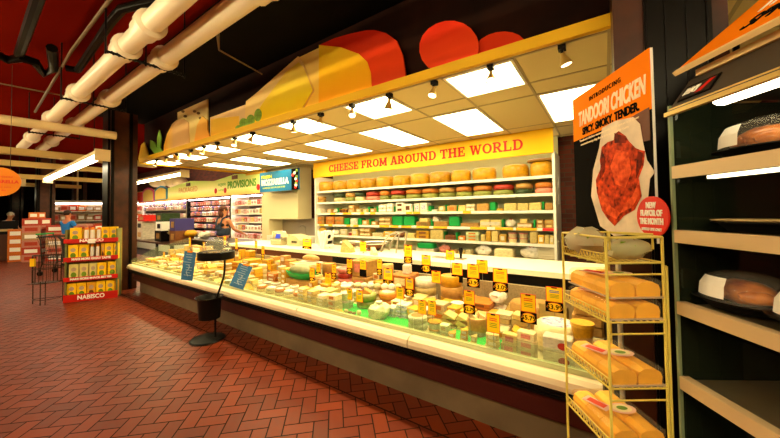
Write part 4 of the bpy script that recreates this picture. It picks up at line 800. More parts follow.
p=stx(199,250)+st.location; fv=Vector((_f.x,_f.y,0)).normalized(); p=p-fv*.16; bluecard(p,.135,.33,(0,.13,YAW),'blue card with pale print hanging from the black sampling stand tray')
# ================================================================== SNACK DISPLAY RACK
A=Vector((-7.70,1.17,0)); B=Vector((-7.385,1.80,0)); d=(B-A); Wd=d.length; rz_=math.atan2(d.y,d.x)
nb=thing('snack_display','red and yellow cardboard snack display with four shelves beside the dark column','display',A,rz_)
zt=[0.0,.335,.64,.94]; lips=[.135,.085,.085,.085]
NZ=[.02,.355,.695,1.015]
m=MB(); 
for sx in (.012,Wd-.012): m.box((sx,.15,.63),(.02,.30,1.26))
obj('side_panel',m,mat('display_side','#7a7a40',.6,noise=(9,.4)),nb); m=MB(); m.box((Wd/2,.29,.63),(Wd,.02,1.26)); obj('back_panel',m,mat('display_back','#b88c20',.6),nb)
for z in NZ: m=MB(); m.box((Wd/2,.15,z),(Wd-.04,.28,.02)); obj('shelf',m,mat('display_shelf','#8a2010',.6),nb)
strips=[]
for i,(z,h) in enumerate(((.065,.13),(.395,.072),(.74,.072),(1.06,.072))):
    m=MB(); m.box((Wd/2,-.006,z),(Wd+.02,.012,h)); o=obj('shelf_strip',m,redprint,nb)
    s_,sz,wd_=(('NABISCO',.10,.36),('MAKE MORE SNACK BETTER',.045,.56),('MAKE MORE GREAT TASTE',.05,.52),('NABISCO',.065,.32))[i]
    text('lettering',s_,sz,whiteprint,o,(Wd/2,-.0135,z),width=wd_,bold=.003)
m=MB(); m.box((Wd*.5,-.02,1.05),(.10,.004,.08)); obj('paper_note',m,whiteprint,nb)
sn={}
def snack(kind,x,z,w,h,row,i,nrow,dp=.07):
    if kind not in sn:
        if kind in('yellow','green','tan'):
            bm_={'yellow':mat('box_yellow','#ffcc10',.45),'green':mat('box_pale','#d8c878',.45),'tan':mat('box_amber','#e0a018',.45)}[kind]
            a=MB(); a.box((0,0,.5),(1,1,1)); e=MB(); e.ell((0,-.5,.34),(.3,.03,.17),10,6); e.mi=1; e.ell((0,-.5,.68),(.28,.03,.13),10,6); e.mi=2; e.box((0,-.51,.13),(.4,.02,.07))
            sn[kind]=(a.mesh('snack_box',[bm_]),e.mesh('printed_front',[tag_g if kind!='tan' else CH['brown'],mat('box_grey','#b89a80',.5),tag_r]))
        else:
            a=MB(); a.lathe([(.42,0),(.5,.03),(.5,.78),(.42,.84)],14); e=MB(); e.lathe([(.42,.84),(.44,.86),(.44,.98),(.0001,1)],14)
            sn[kind]=(a.mesh('snack_canister',[whiteprint]),e.mesh('cap',[tag_o]))
    a,e=sn[kind]; M=Matrix.Translation(A)@rotz(rz_); o=bpy.data.objects.new('snack_box' if kind!='can' else 'snack_canister',a); COL.objects.link(o); o.location=M@Vector((x,.035+dp/2,z)); o.rotation_euler=(0,0,rz_); o.scale=(w,dp,h)
    c_=bpy.data.objects.new('printed_front' if kind!='can' else 'cap',e); COL.objects.link(c_); c_.parent=o
    kn={'yellow':'yellow snack box with green picture','green':'pale snack box with green picture','tan':'amber snack box with brown picture','can':'white canister with orange cap'}[kind]
    tag(o,f'{kn}, {ORD[i]} from left {row} shelf of snack display','snack box' if kind!='can' else 'canister','snacks on the cardboard display')
for row,z,L in (('bottom',.03,[('yellow',.02,.125),('yellow',.15,.125),('tan',.28,.12),('yellow',.405,.125),('yellow',.535,.125),('tan',.665,.04)]),('second',.366,[('green',.04,.13),('green',.18,.12),('green',.31,.10),('yellow',.415,.125),('yellow',.56,.13)]),('third',.706,[('yellow',.03,.13),('yellow',.17,.13),('can',.315,.05),('can',.39,.05),('tan',.47,.04),('yellow',.515,.12),('yellow',.64,.07)]),('top',1.026,[('yellow',.05,.14),('can',.23,.06),('can',.31,.06),('can',.40,.06),('yellow',.47,.11),('yellow',.585,.11)])):
    for i,(k,x,w) in enumerate(L): snack(k,x+w/2,z,w*.96,.285 if row!='top' else .265,row,i,len(L))
# ================================================================== WIRE STAND, CART, BOXES AT LEFT
t=thing('wire_basket_stand','black half-round wire basket stand left of the snack display','stand',(-7.92,.98,0),rz_)
iron=mat('iron_wire','#241c14',.5)
def half(z,r,n=10): return [(r*math.cos(PI+PI*k/n),r*math.sin(PI+PI*k/n)+.1,z) for k in range(n+1)]
m=MB()
for k in range(11):
    x,y,_=half(0,.19)[k]; m.tube([(x,y,.36),(x,y,.83)],.0035,5)
for z in (.36,.6,.83): m.tube(half(z,.19),.006,5); m.tube([(-.19,.1,z),(.19,.1,z)],.006,5)
for k in range(8): m.tube([(-.16+.045*k,.1,.36),(-.16+.045*k,.1,.83)],.0035,5)
obj('basket',m,iron,t)
m=MB(); m.prism([(p_[0],p_[1]) for p_ in half(0,.19)],.006,Matrix.Rotation(PI/2,4,'X'),0); o=obj('basket_floor',m,iron,t,(0,0,.365))
for x,y in ((-.185,.09),(.185,.09),(-.03,-.09),(.03,-.09)): m=MB(); m.tube([(x,y,0),(x,y,.4)],.007,5); obj('leg',m,iron,t)
m=MB(); m.tube(half(.08,.185),.005,5); m.tube([(-.185,.1,.08),(.185,.1,.08)],.005,5); obj('brace_ring',m,iron,t)
m=MB(); m.box((-.15,-.02,.72),(.07,.01,.13)); obj('yellow_tag',m,tag_y,t)
t=thing('shopping_cart','dark shopping cart with green handle behind the wire basket stand','cart',(-11.6,1.84,0),math.radians(50))
m=MB()
def fr(z,x0,x1,w): return [(x0,-w,z),(x1,-w,z),(x1,w,z),(x0,w,z)]
lo,hi=fr(.45,-.36,.30,.22),fr(.98,-.48,.42,.29)
m.tube(lo,.01,5,True); m.tube(hi,.014,6,True)
def lerp(a,b_,t_): return Vector(a)*(1-t_)+Vector(b_)*t_
for q_ in (.33,.66): m.tube([lerp(a,b_,q_) for a,b_ in zip(lo,hi)],.005,5,True)
for s_ in range(4):
    for k in range(9): m.tube([lerp(lo[s_],lo[(s_+1)%4],k/9),lerp(hi[s_],hi[(s_+1)%4],k/9)],.0035,4)
for k in range(8): m.tube([lerp(lo[0],lo[1],k/8),lerp(lo[3],lo[2],k/8)],.0035,4)
obj('basket',m,iron,t)
m=MB(); m.tube([(-.50,-.27,1.05),(-.50,.27,1.05)],.02,8); obj('handle',m,green_pl,t)
m=MB()
for y in (-.24,.24): m.tube([(-.50,y,1.05),(-.44,y,.9),(-.40,y,.3),(-.44,y,.14)],.013,6); m.tube([(-.40,y,.3),(.40,y,.18),(.44,y,.14)],.013,6); m.tube([(.30,y,.46),(.2,y,.22)],.01,6)
obj('frame',m,iron,t)
for x in (-.44,.44):
    for y in (-.24,.24): m=MB(); m.lathe([(.03,-.014),(.06,-.012),(.06,.012),(.03,.014)],14,(x,y,.06),Matrix.Rotation(PI/2,4,'X')); m.box((x,y,.12),(.03,.04,.08)); obj('wheel',m,black,t)
boxm=[mat('crate_pink','#c8806c',.6,noise=(14,.4)),mat('crate_red','#b83c24',.6,noise=(14,.4)),mat('crate_orange','#d8701c',.6,noise=(14,.4)),mat('crate_tan','#b89060',.6,noise=(14,.4))]
cmesh={}
def crate(i,loc,d,rz,label,grp):
    if i not in cmesh:
        a=MB(); a.box((0,0,.5),(1,1,1)); e=MB(); e.box((0,-.502,.5),(.7,.01,.5)); e.box((.502,0,.5),(.01,.7,.5)); cmesh[i]=(a.mesh('grocery_box',[boxm[i]]),e.mesh('printed_panel',[whiteprint if i!=0 else boxm[1]]))
    o=bpy.data.objects.new('grocery_box',cmesh[i][0]); COL.objects.link(o); o.location=loc; o.scale=d; o.rotation_euler=(0,0,rz); c_=bpy.data.objects.new('printed_panel',cmesh[i][1]); COL.objects.link(c_); c_.parent=o; tag(o,label,'box',grp)
HT=['lowest','second','third','fourth','fifth','topmost']
for c_,(x,y,nh) in enumerate(((-15.8,1.74,6),(-15.4,2.22,5),(-15.0,2.72,5),(-14.6,3.22,5))):
    for k in range(nh): crate((0,1,0,3,0,1)[(k+c_)%6],(x,y,.24*k),(.46,.52,.238),math.radians(55),f'printed grocery box, {HT[k] if k<5 else HT[5]} in the {["first","second","third","fourth"][c_]} stack from left behind the cart','grocery boxes stacked behind the cart')
for k in range(4): crate(2,(-16.35,1.42,.27*k),(.38,.4,.268),math.radians(55),f'orange grocery box, {["bottom","second","third","top"][k]} of the orange stack at the left','orange boxes stacked at the left')
crate(2,(-15.8,1.74,1.44),(.26,.3,.2),.9,'small orange box on top of the tallest grocery box stack','grocery boxes stacked behind the cart')
t=thing('checkout_counter','black checkout counter with monitors at the far left behind the orange boxes','checkout',(-17.35,1.0,0),math.radians(85))
m=MB(); m.box((0,0,.45),(1.2,.6,.9)); obj('counter_body',m,mat('checkout_brown','#4a2818',.5),t); m=MB(); m.box((0,0,.95),(1.24,.64,.1)); obj('counter_top',m,black,t)
for x in (-.3,.25): m=MB(); m.box((x,0,1.2),(.42,.04,.32)); m.box((x,.03,.97),(.08,.06,.16)); obj('monitor',m,black,t); 
m=MB(); m.box((-.3,.0,1.42),(.25,.1,.14)); m.box((.2,-.2,1.0),(.3,.2,.16)); obj('printer',m,mat('dim_beige','#a89060',.5),t)
t=thing('grocery_shelving','bright far shelving unit of colourful packages behind the man in blue','shelving',(-18.4,3.75,0),math.radians(62))
m=MB(); m.box((0,.25,1.05),(3.4,.05,2.1)); obj('back_panel',m,mat('far_white','#d8ccb0',.5),t)
for z in (.5,.9,1.3,1.7): m=MB(); m.box((0,0,z-.015),(3.4,.5,.03)); obj('shelf',m,white_pt,t)
m=MB(); m.box((0,-.1,2.1),(3.4,.5,.1)); obj('canopy',m,white_pt,t); m=MB(); m.box((0,-.2,2.03),(3.2,.08,.03)); obj('tube_lamp',m,lav,t)
for sx in (-1.68,1.68): m=MB(); m.box((sx,0,1.05),(.04,.5,2.1)); obj('side_panel',m,white_pt,t)
Mx=Matrix.Translation((-18.4,3.75,0))@rotz(math.radians(62))
for zi,z in enumerate((.5,.9,1.3,1.7)):
    for k in range(12):
        i=rnd.choice((0,1,3,3,2)); crate(i,Mx@Vector((-1.5+.27*k,-.05,z)),(.24,.3,rnd.uniform(.2,.3)),math.radians(62),f'colourful package on the {["lowest","second","third","top"][zi]} shelf of the far bright shelving unit',f'packages on far shelf {ORD[zi]}')
t=thing('oval_sign','orange oval hanging sign with red lettering at the left edge','sign',(-7.0,.41,2.0),math.radians(78))
m=MB(); m.lathe([(.0001,-.006),(1,-.006),(1,.006),(.0001,.006)],36,(0,0,0),Matrix.Rotation(PI/2,4,'X'),1,1,False); 
m.v=[(x*.205,y,z*.205) for x,y,z in m.v]; obj('board',m,mat('oval_orange','#f08a10',.5),t)
text('lettering','MOZZARELLA',.06,tag_r,t,(0,-.009,-.0),width=.36,bold=.0025); text('lettering','FRESH HANDMADE',.03,tag_r,t,(0,-.009,.07),width=.25); text('lettering','made in our store',.028,tag_r,t,(0,-.009,-.075),width=.22); text('lettering','every day',.028,tag_r,t,(0,-.009,-.12),width=.13)
m=MB()
for sx in (-.1,.1): m.tube([(sx,0,.18),(sx,0,1.7)],.003,4)
obj('hanger',m,iron,t)
# ================================================================== PEOPLE
def skin(vs,es,rs,root=0,sub=2):
    me=bpy.data.meshes.new('body'); me.from_pydata(vs,es,[]); o=bpy.data.objects.new('tmp',me); COL.objects.link(o)
    sk=o.modifiers.new('s','SKIN'); sk.use_smooth_shade=True; sb=o.modifiers.new('u','SUBSURF'); sb.levels=sub; sb.render_levels=sub
    for i,v in enumerate(me.skin_vertices[0].data):
        r_=rs[i]; v.radius=r_ if isinstance(r_,tuple) else (r_,r_); v.use_root=(i==root)
    bpy.context.view_layer.update(); out=bpy.data.meshes.new_from_object(o.evaluated_get(bpy.context.evaluated_depsgraph_get())); bpy.data.objects.remove(o)
    return out
def chain(V,E,Rr,start,pts):
    prev=start; ids=[]
    for p_,r_ in pts:
        V.append(p_); Rr.append(r_); i=len(V)-1; 
        if prev is not None: E.append((prev,i))
        prev=i; ids.append(i)
    return ids
def person(label,loc,rz,Hh,arms,skin_c,top_c,leg_c,hair_c,style,lean=0,headturn=0):
    k=Hh/1.75; t=thing('person',label,'person',loc,rz); t.scale=(k,k,k)
    sk_m=mat('skin_'+style,skin_c,.5); top=mat('top_'+style,top_c[0],.7,noise=top_c[1]); leg=mat('legwear_'+style,leg_c,.7); hair=mat('hair_'+style,hair_c,.6)
    L=lambda z:lean*max(0,z-.95)
    V=[(0,0,.95)];E=[];R_=[(.15,.105)]
    tor=chain(V,E,R_,0,[((0,L(1.08),1.08),(.135,.095)),((0,L(1.28)+.0,1.28),(.16,.105)),((0,L(1.42),1.42),(.10,.075)),((0,L(1.5)+.01,1.50),.055),((0,L(1.6)+.015,1.58),(.072,.085)),((0,L(1.66)+.02,1.66),(.078,.095)),((0,L(1.73)+.01,1.73),(.05,.065))])
    for s_ in (-1,1):
        el,wr=arms[0 if s_<0 else 1]; sh=(s_*.185,L(1.41),1.40)
        a=chain(V,E,R_,tor[1],[((s_*.13,L(1.39),1.385),.062),(sh,.055)])
        el_=Vector((el[0],el[1]+L(1.1),el[2])); wr_=Vector((wr[0],wr[1]+L(1.1),wr[2])); dn=(wr_-el_).normalized(); side=dn.cross(Vector((0,0,1))).normalized(); 
        b_=chain(V,E,R_,a[-1],[(tuple((Vector(sh)+el_)/2),.046),(tuple(el_),.039),(tuple((el_+wr_)/2),.036),(tuple(wr_),.026),(tuple(wr_+dn*.05),(.034,.016)),])
        palm=wr_+dn*.085
        pi=chain(V,E,R_,b_[-1],[(tuple(palm),(.036,.014))])[0]
        for f_,(o_,ln) in enumerate(((-.03,.062),(-.01,.072),(.01,.068),(.03,.054))):
            r0=palm+side*o_; chain(V,E,R_,pi,[(tuple(r0+dn*.03),.0095),(tuple(r0+dn*(.03+ln*.5)+Vector((0,0,-.006))),.0088),(tuple(r0+dn*(.03+ln)+Vector((0,0,-.022))),.0075)])
        chain(V,E,R_,b_[-2] if False else b_[-1],[(tuple(wr_+dn*.06-side*s_*.045),.011),(tuple(wr_+dn*.1-side*s_*.06+Vector((0,0,-.01))),.009)])
        chain(V,E,R_,0,[((s_*.09,0,.88),.095),((s_*.10,.01,.68),.075),((s_*.10,.02,.48),.055),((s_*.10,-.0,.28),.05),((s_*.10,-.02,.09),.036),((s_*.11,.06,.035),(.036,.03)),((s_*.12,.17,.025),(.035,.02))])
    me=skin(V,E,R_); me.materials.clear(); 
    # head turned about the neck, face pieces
    mats=[sk_m]; me.materials.append(sk_m)
    body=obj('body',me,None,t)
    hc=Vector((0,L(1.66)+.02,1.655)); HR=rotz(headturn)
    f=MB(); f.mi=0
    def hp(x,y,z): v=HR@Vector((x,y,z)); return (hc+v)
    f.ell(hp(0,.105,-.02),(.014,.022,.024),8,6); 
    for s_ in (-1,1): f.ell(hp(s_*.083,-.005,-.01),(.012,.024,.034),8,6)
    f.mi=1
    for s_ in (-1,1): f.ell(hp(s_*.032,.092,.012),(.013,.008,.008),8,6)
    f.mi=2; f.ell(hp(0,.092,-.062),(.026,.01,.008),8,6)
    obj('face',f,[sk_m,mat('eye_dark','#2a1a10',.3),mat('lips','#a8503c',.5)],t)
    h=MB(); h.ell(hp(0,-.018,.028),(.094,.108,.095),14,9,.03,4)
    if style=='woman': 
        h.ell(hp(0,-.075,-.06),(.075,.055,.12),12,8,.05,6); h.ell(hp(.03,-.06,-.12),(.06,.05,.09),10,7,.05,7)
    obj('hair' if style!='cap' else 'cap',h,hair,t)
    # clothing shells
    V2=[(0,0,.95)];E2=[];R2=[(.165,.12)]
    tt=chain(V2,E2,R2,0,[((0,L(1.08),1.08),(.15,.108)),((0,L(1.28),1.28),(.172,.118)),((0,L(1.40),1.395),(.12,.085))])
    if style!='woman':
        for s_ in (-1,1):
            el=arms[0 if s_<0 else 1][0]; sh=(s_*.185,L(1.41),1.40); e_=(Vector(sh)*.4+Vector((el[0],el[1]+L(1.1),el[2]))*.6)
            chain(V2,E2,R2,tt[1],[((s_*.13,L(1.39),1.385),.075),(sh,.068),(tuple(e_),.06)])
        obj('shirt',skin(V2,E2,R2),None,t).data.materials.append(top)
    else:
        V2=[(0,0,.95)];E2=[];R2=[(.20,.15)]; chain(V2,E2,R2,0,[((0,0,1.08),(.19,.145)),((0,0,1.24),(.185,.14))])
        obj('overall_bib',skin(V2,E2,R2),None,t).data.materials.append(top)
        m=MB()
        for s_ in (-1,1): m.tube([(s_*.06,-.145,1.2),(s_*.078,-.142,1.32),(s_*.09,-.1,1.43),(s_*.09,.0,1.475),(s_*.085,.1,1.4),(s_*.07,.14,1.2)],.024,6)
        obj('overall_straps',m,top,t)
        m=MB(); m.prism([(-.11,1.16),(.11,1.16),(.07,1.27),(-.07,1.27)],.02,None,-.165); obj('back_patch',m,top,t)
        V3=[(0,0,1.2)];E3=[];R3=[(.185,.125)]; u_=chain(V3,E3,R3,0,[((0,0,1.28),(.18,.12)),((0,0,1.33),(.14,.1))])
        obj('undershirt',skin(V3,E3,R3),None,t).data.materials.append(mat('undershirt','#1c1612',.7))
    V4=[(0,0,.97)];E4=[];R4=[(.16,.115)]
    for s_ in (-1,1): chain(V4,E4,R4,0,[((s_*.09,0,.86),.106),((s_*.10,.01,.68),.088),((s_*.10,.02,.48),.07),((s_*.10,0,.28),.064),((s_*.10,-.02,.11),.058)])
    obj('trousers',skin(V4,E4,R4),None,t).data.materials.append(leg)
    m=MB()
    for s_ in (-1,1): m.ell((s_*.112,.06,.045),(.05,.14,.05),12,7,0,1,None,.1)
    obj('shoes',m,black,t)
    return t
person('woman in dark denim overalls seen from behind, reaching toward the chilled case',(at(222,230,'y',3.95).x,3.98,0),.25,1.69,(((-.30,.12,1.18),(-.42,.32,1.14)),((.27,.10,1.14),(.30,.30,1.05))),'#c8845c',('#2c3648',(20,.3)),'#2c3648','#4a2412','woman',0,-.5)
person('man in bright blue shirt standing behind the snack display',(-13.5,2.1,0),.5,1.66,(((-.26,.08,1.12),(-.2,.3,1.05)),((.26,.08,1.12),(.2,.3,1.05))),'#b8704c',('#1c6cb8',None),'#26221e','#2a140a','man')
person('man in pale cap and patterned grey shirt leaning at the left edge',(-18.3,1.24,0),-.9,1.66,(((-.25,.16,1.12),(-.16,.38,1.05)),((.25,.16,1.12),(.16,.38,1.05))),'#c08058',('#9c948a',(16,.5)),'#26221e','#c8baa0','cap',.25)
# ================================================================== WIRE BREAD RACK
rk=thing('bread_rack','yellow wire bread rack holding packed loaves before the dark column','rack',(0.0,1.478,0),math.radians(35))
RW,RD=.222,.30; RT=1.385; ZS=[1.285,1.055,.80,.565,.32]
for x,y in ((0,0),(RW,0),(0,RD),(RW,RD)): m=MB(); m.tube([(x,y,0),(x,y,RT)],.0052,6); obj('post',m,yel_wire,rk)
m=MB(); m.tube([(RW+.012,0,.45),(RW+.012,0,1.27)],.006,6); m.tube([(RW+.012,0,1.27),(RW,0,1.27)],.005,6); m.tube([(RW+.012,0,.45),(RW,0,.45)],.005,6); obj('side_clip',m,yel_wire,rk)
m=MB(); m.tube([(0,0,RT),(RW,0,RT)],.0052,6); m.tube([(0,RD,RT),(0,0,RT)],.0052,6); m.tube([(RW,RD,RT),(0.0,RD,RT)],.0052,6); m.tube([(.03,.02,RT-.05),(.03,.02,RT+.02),(RW-.02,.02,RT+.01),(RW-.02,.02,RT-.05)],.0045,6); m.tube([(RW,0,RT),(RW,RD,RT)],.0052,6); obj('top_frame',m,yel_wire,rk)
for z in ZS:
    m=MB()
    for y in (0,RD): m.tube([(0,y,z),(RW,y,z)],.0042,5)
    for x in (0,RW): m.tube([(x,0,z),(x,RD,z)],.0042,5)
    for k in range(1,9): m.tube([(RW*k/9,0,z-.003),(RW*k/9,RD,z-.003)],.0022,4)
    for k in range(1,5): m.tube([(0,RD*k/5,z-.006),(RW,RD*k/5,z-.006)],.0022,4)
    m.tube([(0,0,z+.035),(0,RD,z+.035)],.003,5); 
    for k in range(14): m.tube([(0,RD*k/14,z+.002),(0,RD*(k+.5)/14,z+.035),(0,RD*(k+1)/14,z+.002)],.0018,4)
    m.tube([(0,0,z-.045),(RW,0,z-.045)],.004,5); obj('wire_shelf',m,yel_wire,rk)
m=MB(); m.tube([(0,0,1.235),(RW,RD,1.17)],.0035,5); obj('diagonal_wire',m,yel_wire,rk)
MR=Matrix.Translation((0.0,1.478,0))@rotz(math.radians(35))
bread=mat('bread_gold','#fcc03a',.45,noise=(8,.25)); breadside=mat('bread_side','#c8701c',.5); clear=film('clear_wrap','#fff0d0',.05,.05)
def loafpack(z,lab,dx=0,n=1):
    t=thing('loaf_pack',lab,'bread',MR@Vector((RW/2+dx,RD/2-.01,z)),math.radians(35),'packed loaves on the wire rack')
    for i in (-1,1):
        m=MB(); prof=[(-.045,.0),(.045,.0),(.048,.03),(.042,.048),(.02,.06),(-.02,.06),(-.042,.048),(-.048,.03)]
        for k in range(3): m.prism([(i*.050+x,zz+.004) for x,zz in prof],.088,None,-.135+.09*k)
        obj('loaf',m,bread,t)
    m=MB(); m.box((0,0,.005),(.206,.286,.008)); obj('tray',m,film('tray_clear','#fff0d0',.3,.1),t)
    m=MB(); m.box((0,0,.04),(.206,.286,.07),None,.9,.012); obj('clear_wrap',m,clear,t)
    m=MB(); m.lathe([(.0001,0),(1,0)],20,(.02,-.02,.0775),None,.055,.036,False); m.mi=1; m.lathe([(.0001,0),(.72,0)],20,(.02,-.02,.0785),None,.055,.036,False); m.mi=2; m.lathe([(.0001,0),(.4,0)],16,(.02,-.02,.0795),None,.055,.036,False); m.mi=0; m.box((-.06,.02,.077),(.05,.1,.002),rotz(.5)); m.mi=3; m.box((-.06,.02,.0785),(.03,.07,.002),rotz(.5))
    obj('label_sticker',m,[mat('label_pink','#e8b8a0',.5),mat('label_cream','#ecd9a0',.5),tag_g,tag_r],t)
loafpack(1.062,'lower pack of golden loaves on the second wire shelf of the bread rack'); loafpack(1.145,'upper pack of golden loaves stacked on the second wire shelf of the rack',.004)
loafpack(.807,'pack of golden loaves on the third wire shelf of the bread rack'); loafpack(.572,'pack of golden loaves on the fourth wire shelf of the bread rack'); loafpack(.327,'pack of golden loaves on the lowest wire shelf of the bread rack')
bagc=film('produce_bag','#efe6bc',.38,.25)
for lab,lx,ly,w,d_,h,sd in (('large clear bag of pale rolls at the back left of the rack top shelf',.045,.20,.15,.17,.125,3),('small clear green-tinted bag at the front of the rack top shelf',.125,.06,.17,.11,.09,9)):
    t=thing('bread_bag',lab,'bag',MR@Vector((lx,ly,1.29)),math.radians(35)); m=MB(); m.ell((0,0,h/2),(w/2,d_/2,h/2),14,9,.16,sd); obj('bag',m,bagc,t)
    m=MB(); 
    for k in range(3): m.ell((-.03+.03*k,.01*(k%2),h*.42),(w*.2,d_*.3,h*.32),10,6)
    obj('rolls',m,CH['tan'] if sd==3 else CH['mint'],t); m=MB(); q=random.Random(sd)
    for k in range(5): m.box((q.uniform(-.3,.3)*w,-d_*.40+.01*k,h*q.uniform(.5,.85)),(.018,.004,.01))
    obj('printed_leaves',m,tag_g,t)
# ================================================================== CHICKEN POSTER ON A POLE
P0=Vector((-.15,2.31,0)); P1=Vector((.182,1.755,0)); pd=(P1-P0); PW=pd.length; prz=math.atan2(pd.y,pd.x); pn=Vector((pd.y,-pd.x,0)).normalized()
po=thing('chicken_poster','orange and black tandoori chicken poster on a pole beside the bread rack','poster',P0,prz)
Mi_=(Matrix.Translation(P0)@rotz(prz)).inverted()
def pp(px_,py_): v=Mi_@atp(px_,py_,P0,pn); return (v.x,v.z)
def pprint(nm,pts,mm,yo,t_=.002): m=MB(); m.prism([pp(*q_) for q_ in pts],t_,None,yo); return obj(nm,m,mm,po)
zb=1.345; ztp=2.205
m=MB(); m.box((PW/2,.006,(zb+ztp)/2),(PW,.012,ztp-zb)); obj('foam_board',m,whiteprint,po)
zm=pp(579.6,141.8)[1]*.5+pp(661,101.6)[1]*.5
m=MB(); m.box((PW/2,-.001,(zm+ztp)/2),(PW,.002,ztp-zm)); orange=mat('poster_orange','#f4800c',.8,spec=.03); obj('orange_panel',m,orange,po)
m=MB(); m.box((PW/2,-.001,(zb+zm)/2),(PW,.002,zm-zb)); obj('black_panel',m,blackprint,po)
pprint('printed_board',[(628,119),(650,107),(651,140),(630,145)],mat('print_wood','#6a3a24',.6,noise=(9,.4)),-.0035,.001)
pprint('printed_paper',[(603,128),(616,121),(634,117),(641,124),(644,142),(648,160),(656,172),(651,179),(649,200),(645,233),(615,236),(601,226),(592,196),(594,170),(600,148)],mat('print_paper','#ecd8c0',.6,spec=.05,noise=(9,.35)),-.005,.001)
ck=[(620,131),(627,136),(630,141),(637,148),(642,150),(646.5,151),(645,165),(640,178),(643,196),(636,210),(625,216),(616,226),(609,219),(603,210),(598,192),(597,180),(602,168),(601,160),(603,147),(609,142),(615,140),(616,134)]
pprint('printed_chicken',ck,mat('print_chicken','#e04818',.6,noise=(38,.75),col2='#4a0e04',spec=.05),-.0068,.0012)
crust=mat('print_char','#8c2408',.6,noise=(30,.7),col2='#2c0803',spec=.05); glaze=mat('print_glaze','#f4642c',.6,noise=(34,.6),col2='#a42c0c',spec=.05)
for pts,mm_ in (([(599,182),(604,190),(612,206),(622,213),(618,219),(608,214),(601,202)],glaze),([(641,180),(641,195),(634,207),(622,213),(626,205),(634,196)],glaze),([(603,150),(607,158),(606,172),(601,180),(602,166)],crust),([(640,151),(645,153),(643,166),(638,178),(638,164)],crust),([(618,150),(630,152),(633,172),(627,188),(617,184),(612,166)],glaze),([(616,133),(626,136),(628,143),(616,143)],crust)): pprint('printed_piece',pts,mm_,-.0082,.001)

text('lettering','TANDOORI CHICKEN',.12,mat('poster_cream','#f4dcb8',.5),po,(PW/2+.02,-.004,ztp-.155),width=.55,bold=.003,shear=.15)
text('lettering','INTRODUCING',.035,blackprint,po,(PW*.5,-.004,ztp-.062),width=.27,space=1.3)
text('lettering','SPICY. SMOKY. TENDER.',.06,blackprint,po,(PW*.53,-.004,ztp-.235),width=.47,bold=.002)
text('lettering','Tandoori chicken seasoned with warm spices and slow',.018,mat('poster_cream','#f4dcb8',.5),po,(PW*.5,-.004,ztp-.285),width=.5); text('lettering','roasted every day for a rich and smoky taste',.018,mat('poster_cream','#f4dcb8',.5),po,(PW*.46,-.004,ztp-.31),width=.42)
bx,bz=pp(655.5,216.5); br=.088
m=MB(); m.lathe([(.0001,-.004),(1,-.004),(1,.004),(.0001,.004)],30,(0,0,0),Matrix.Rotation(PI/2,4,'X'),1,1,False); m.v=[(bx+x*br,y-.012,bz+z*br) for x,y,z in m.v]; badge=obj('red_badge',m,mat('badge_red','#d42a14',.5),po)
for s_,dz_,sz,w_ in (('NEW',.048,.036,.055),('FLAVOR OF',.014,.036,.12),('THE MONTH',-.022,.036,.13),('LIMITED TIME ONLY',-.056,.018,.11)): text('lettering',s_,sz,whiteprint,badge,(bx-.002,-.0175,bz+dz_),width=w_,bold=.0015 if sz>.02 else 0)
m=MB(); px_pole=Mi_@Vector((.035,2.0,0)); m.tube([(PW*.53,.03,0),(PW*.53,.03,1.9)],.012,8); m.lathe([(.06,0),(.06,.012),(.02,.02)],16,(PW*.53,.03,0)); obj('pole',m,mat('pale_pole','#c0b8a0',.4,metal=.3),po)
# ================================================================== HOT FOOD WARMER
wm=thing('hot_food_case','open hot food warmer case with steel shelf rails and glass end','warmer',(.236,1.698,0),math.radians(-58))
WL,WD=1.25,.62
dark=mat('case_dark','#15120c',.4); tan_m=mat('rail_steel','#cfb488',.38,metal=.2); canopy=mat('canopy_grey','#4c443a',.45,metal=.3)
m=MB(); m.box((WL/2,WD,1.0),(WL,.03,2.0)); obj('back_panel',m,mat('warmer_back','#1c1a10',.3,noise=(3,.5)),wm)
m=MB(); m.box((WL/2,.02+WD/2,.26),(WL,WD,.52)); obj('base_cabinet',m,dark,wm)
m=MB(); m.box((.0,WD/2,1.2),(.008,WD-.02,1.44)); obj('end_glass',m,film('tinted_glass','#2c3424',.45,.04),wm)
m=MB(); m.box((-.006,.0,1.2),(.01,.012,1.44)); obj('glass_edge',m,mat('glass_edge','#7c8a68',.3),wm)
m=MB(); m.box((WL,WD/2,1.2),(.03,WD,1.44)); obj('far_side_panel',m,dark,wm)
RZ=[1.665,1.405,1.117,.818]
rails=[]
for i,z in enumerate(RZ):
    m=MB(); m.box((WL/2,.0,z-.022),(WL,.014,.05)); m.box((WL/2,.012,z),(WL,.03,.008)); obj('shelf_rail',m,tan_m,wm)
    m=MB(); m.box((WL/2,WD/2,z-.012),(WL-.02,WD-.03,.012)); obj('shelf',m,mat('shelf_steel','#86785c',.3,metal=.6),wm)
    m=MB(); m.lathe([(.009,0),(.011,-.008),(.0001,-.012)],10,(.085,-.006,z-.038),Matrix.Rotation(PI/2,4,'X')); obj('rail_knob',m,brass,wm)
    if i==0: m=MB(); m.box((WL/2,.07,z-.05),(WL-.16,.03,.012)); obj('heat_tube',m,glow('warmer_tube',(1,.86,.5),4.5 if i==0 else .5),wm)
m=MB(); m.add([(x,y,z) for x in (0,WL) for y,z in ((-.02,1.885),(.08,2.025),(WD,2.025),(WD,1.93),(.06,1.93))],[(4,3,2,1,0),(5,6,7,8,9)]+[(k,(k+1)%5,(k+1)%5+5,k+5) for k in range(5)]); obj('canopy',m,canopy,wm)
m=MB(); m.box((WL/2,-.02,1.88),(WL,.02,.016)); m.box((WL/2,.02,1.90),(WL,.06,.01)); obj('canopy_trim',m,mat('trim_gold','#c8a85c',.35,metal=.3),wm)
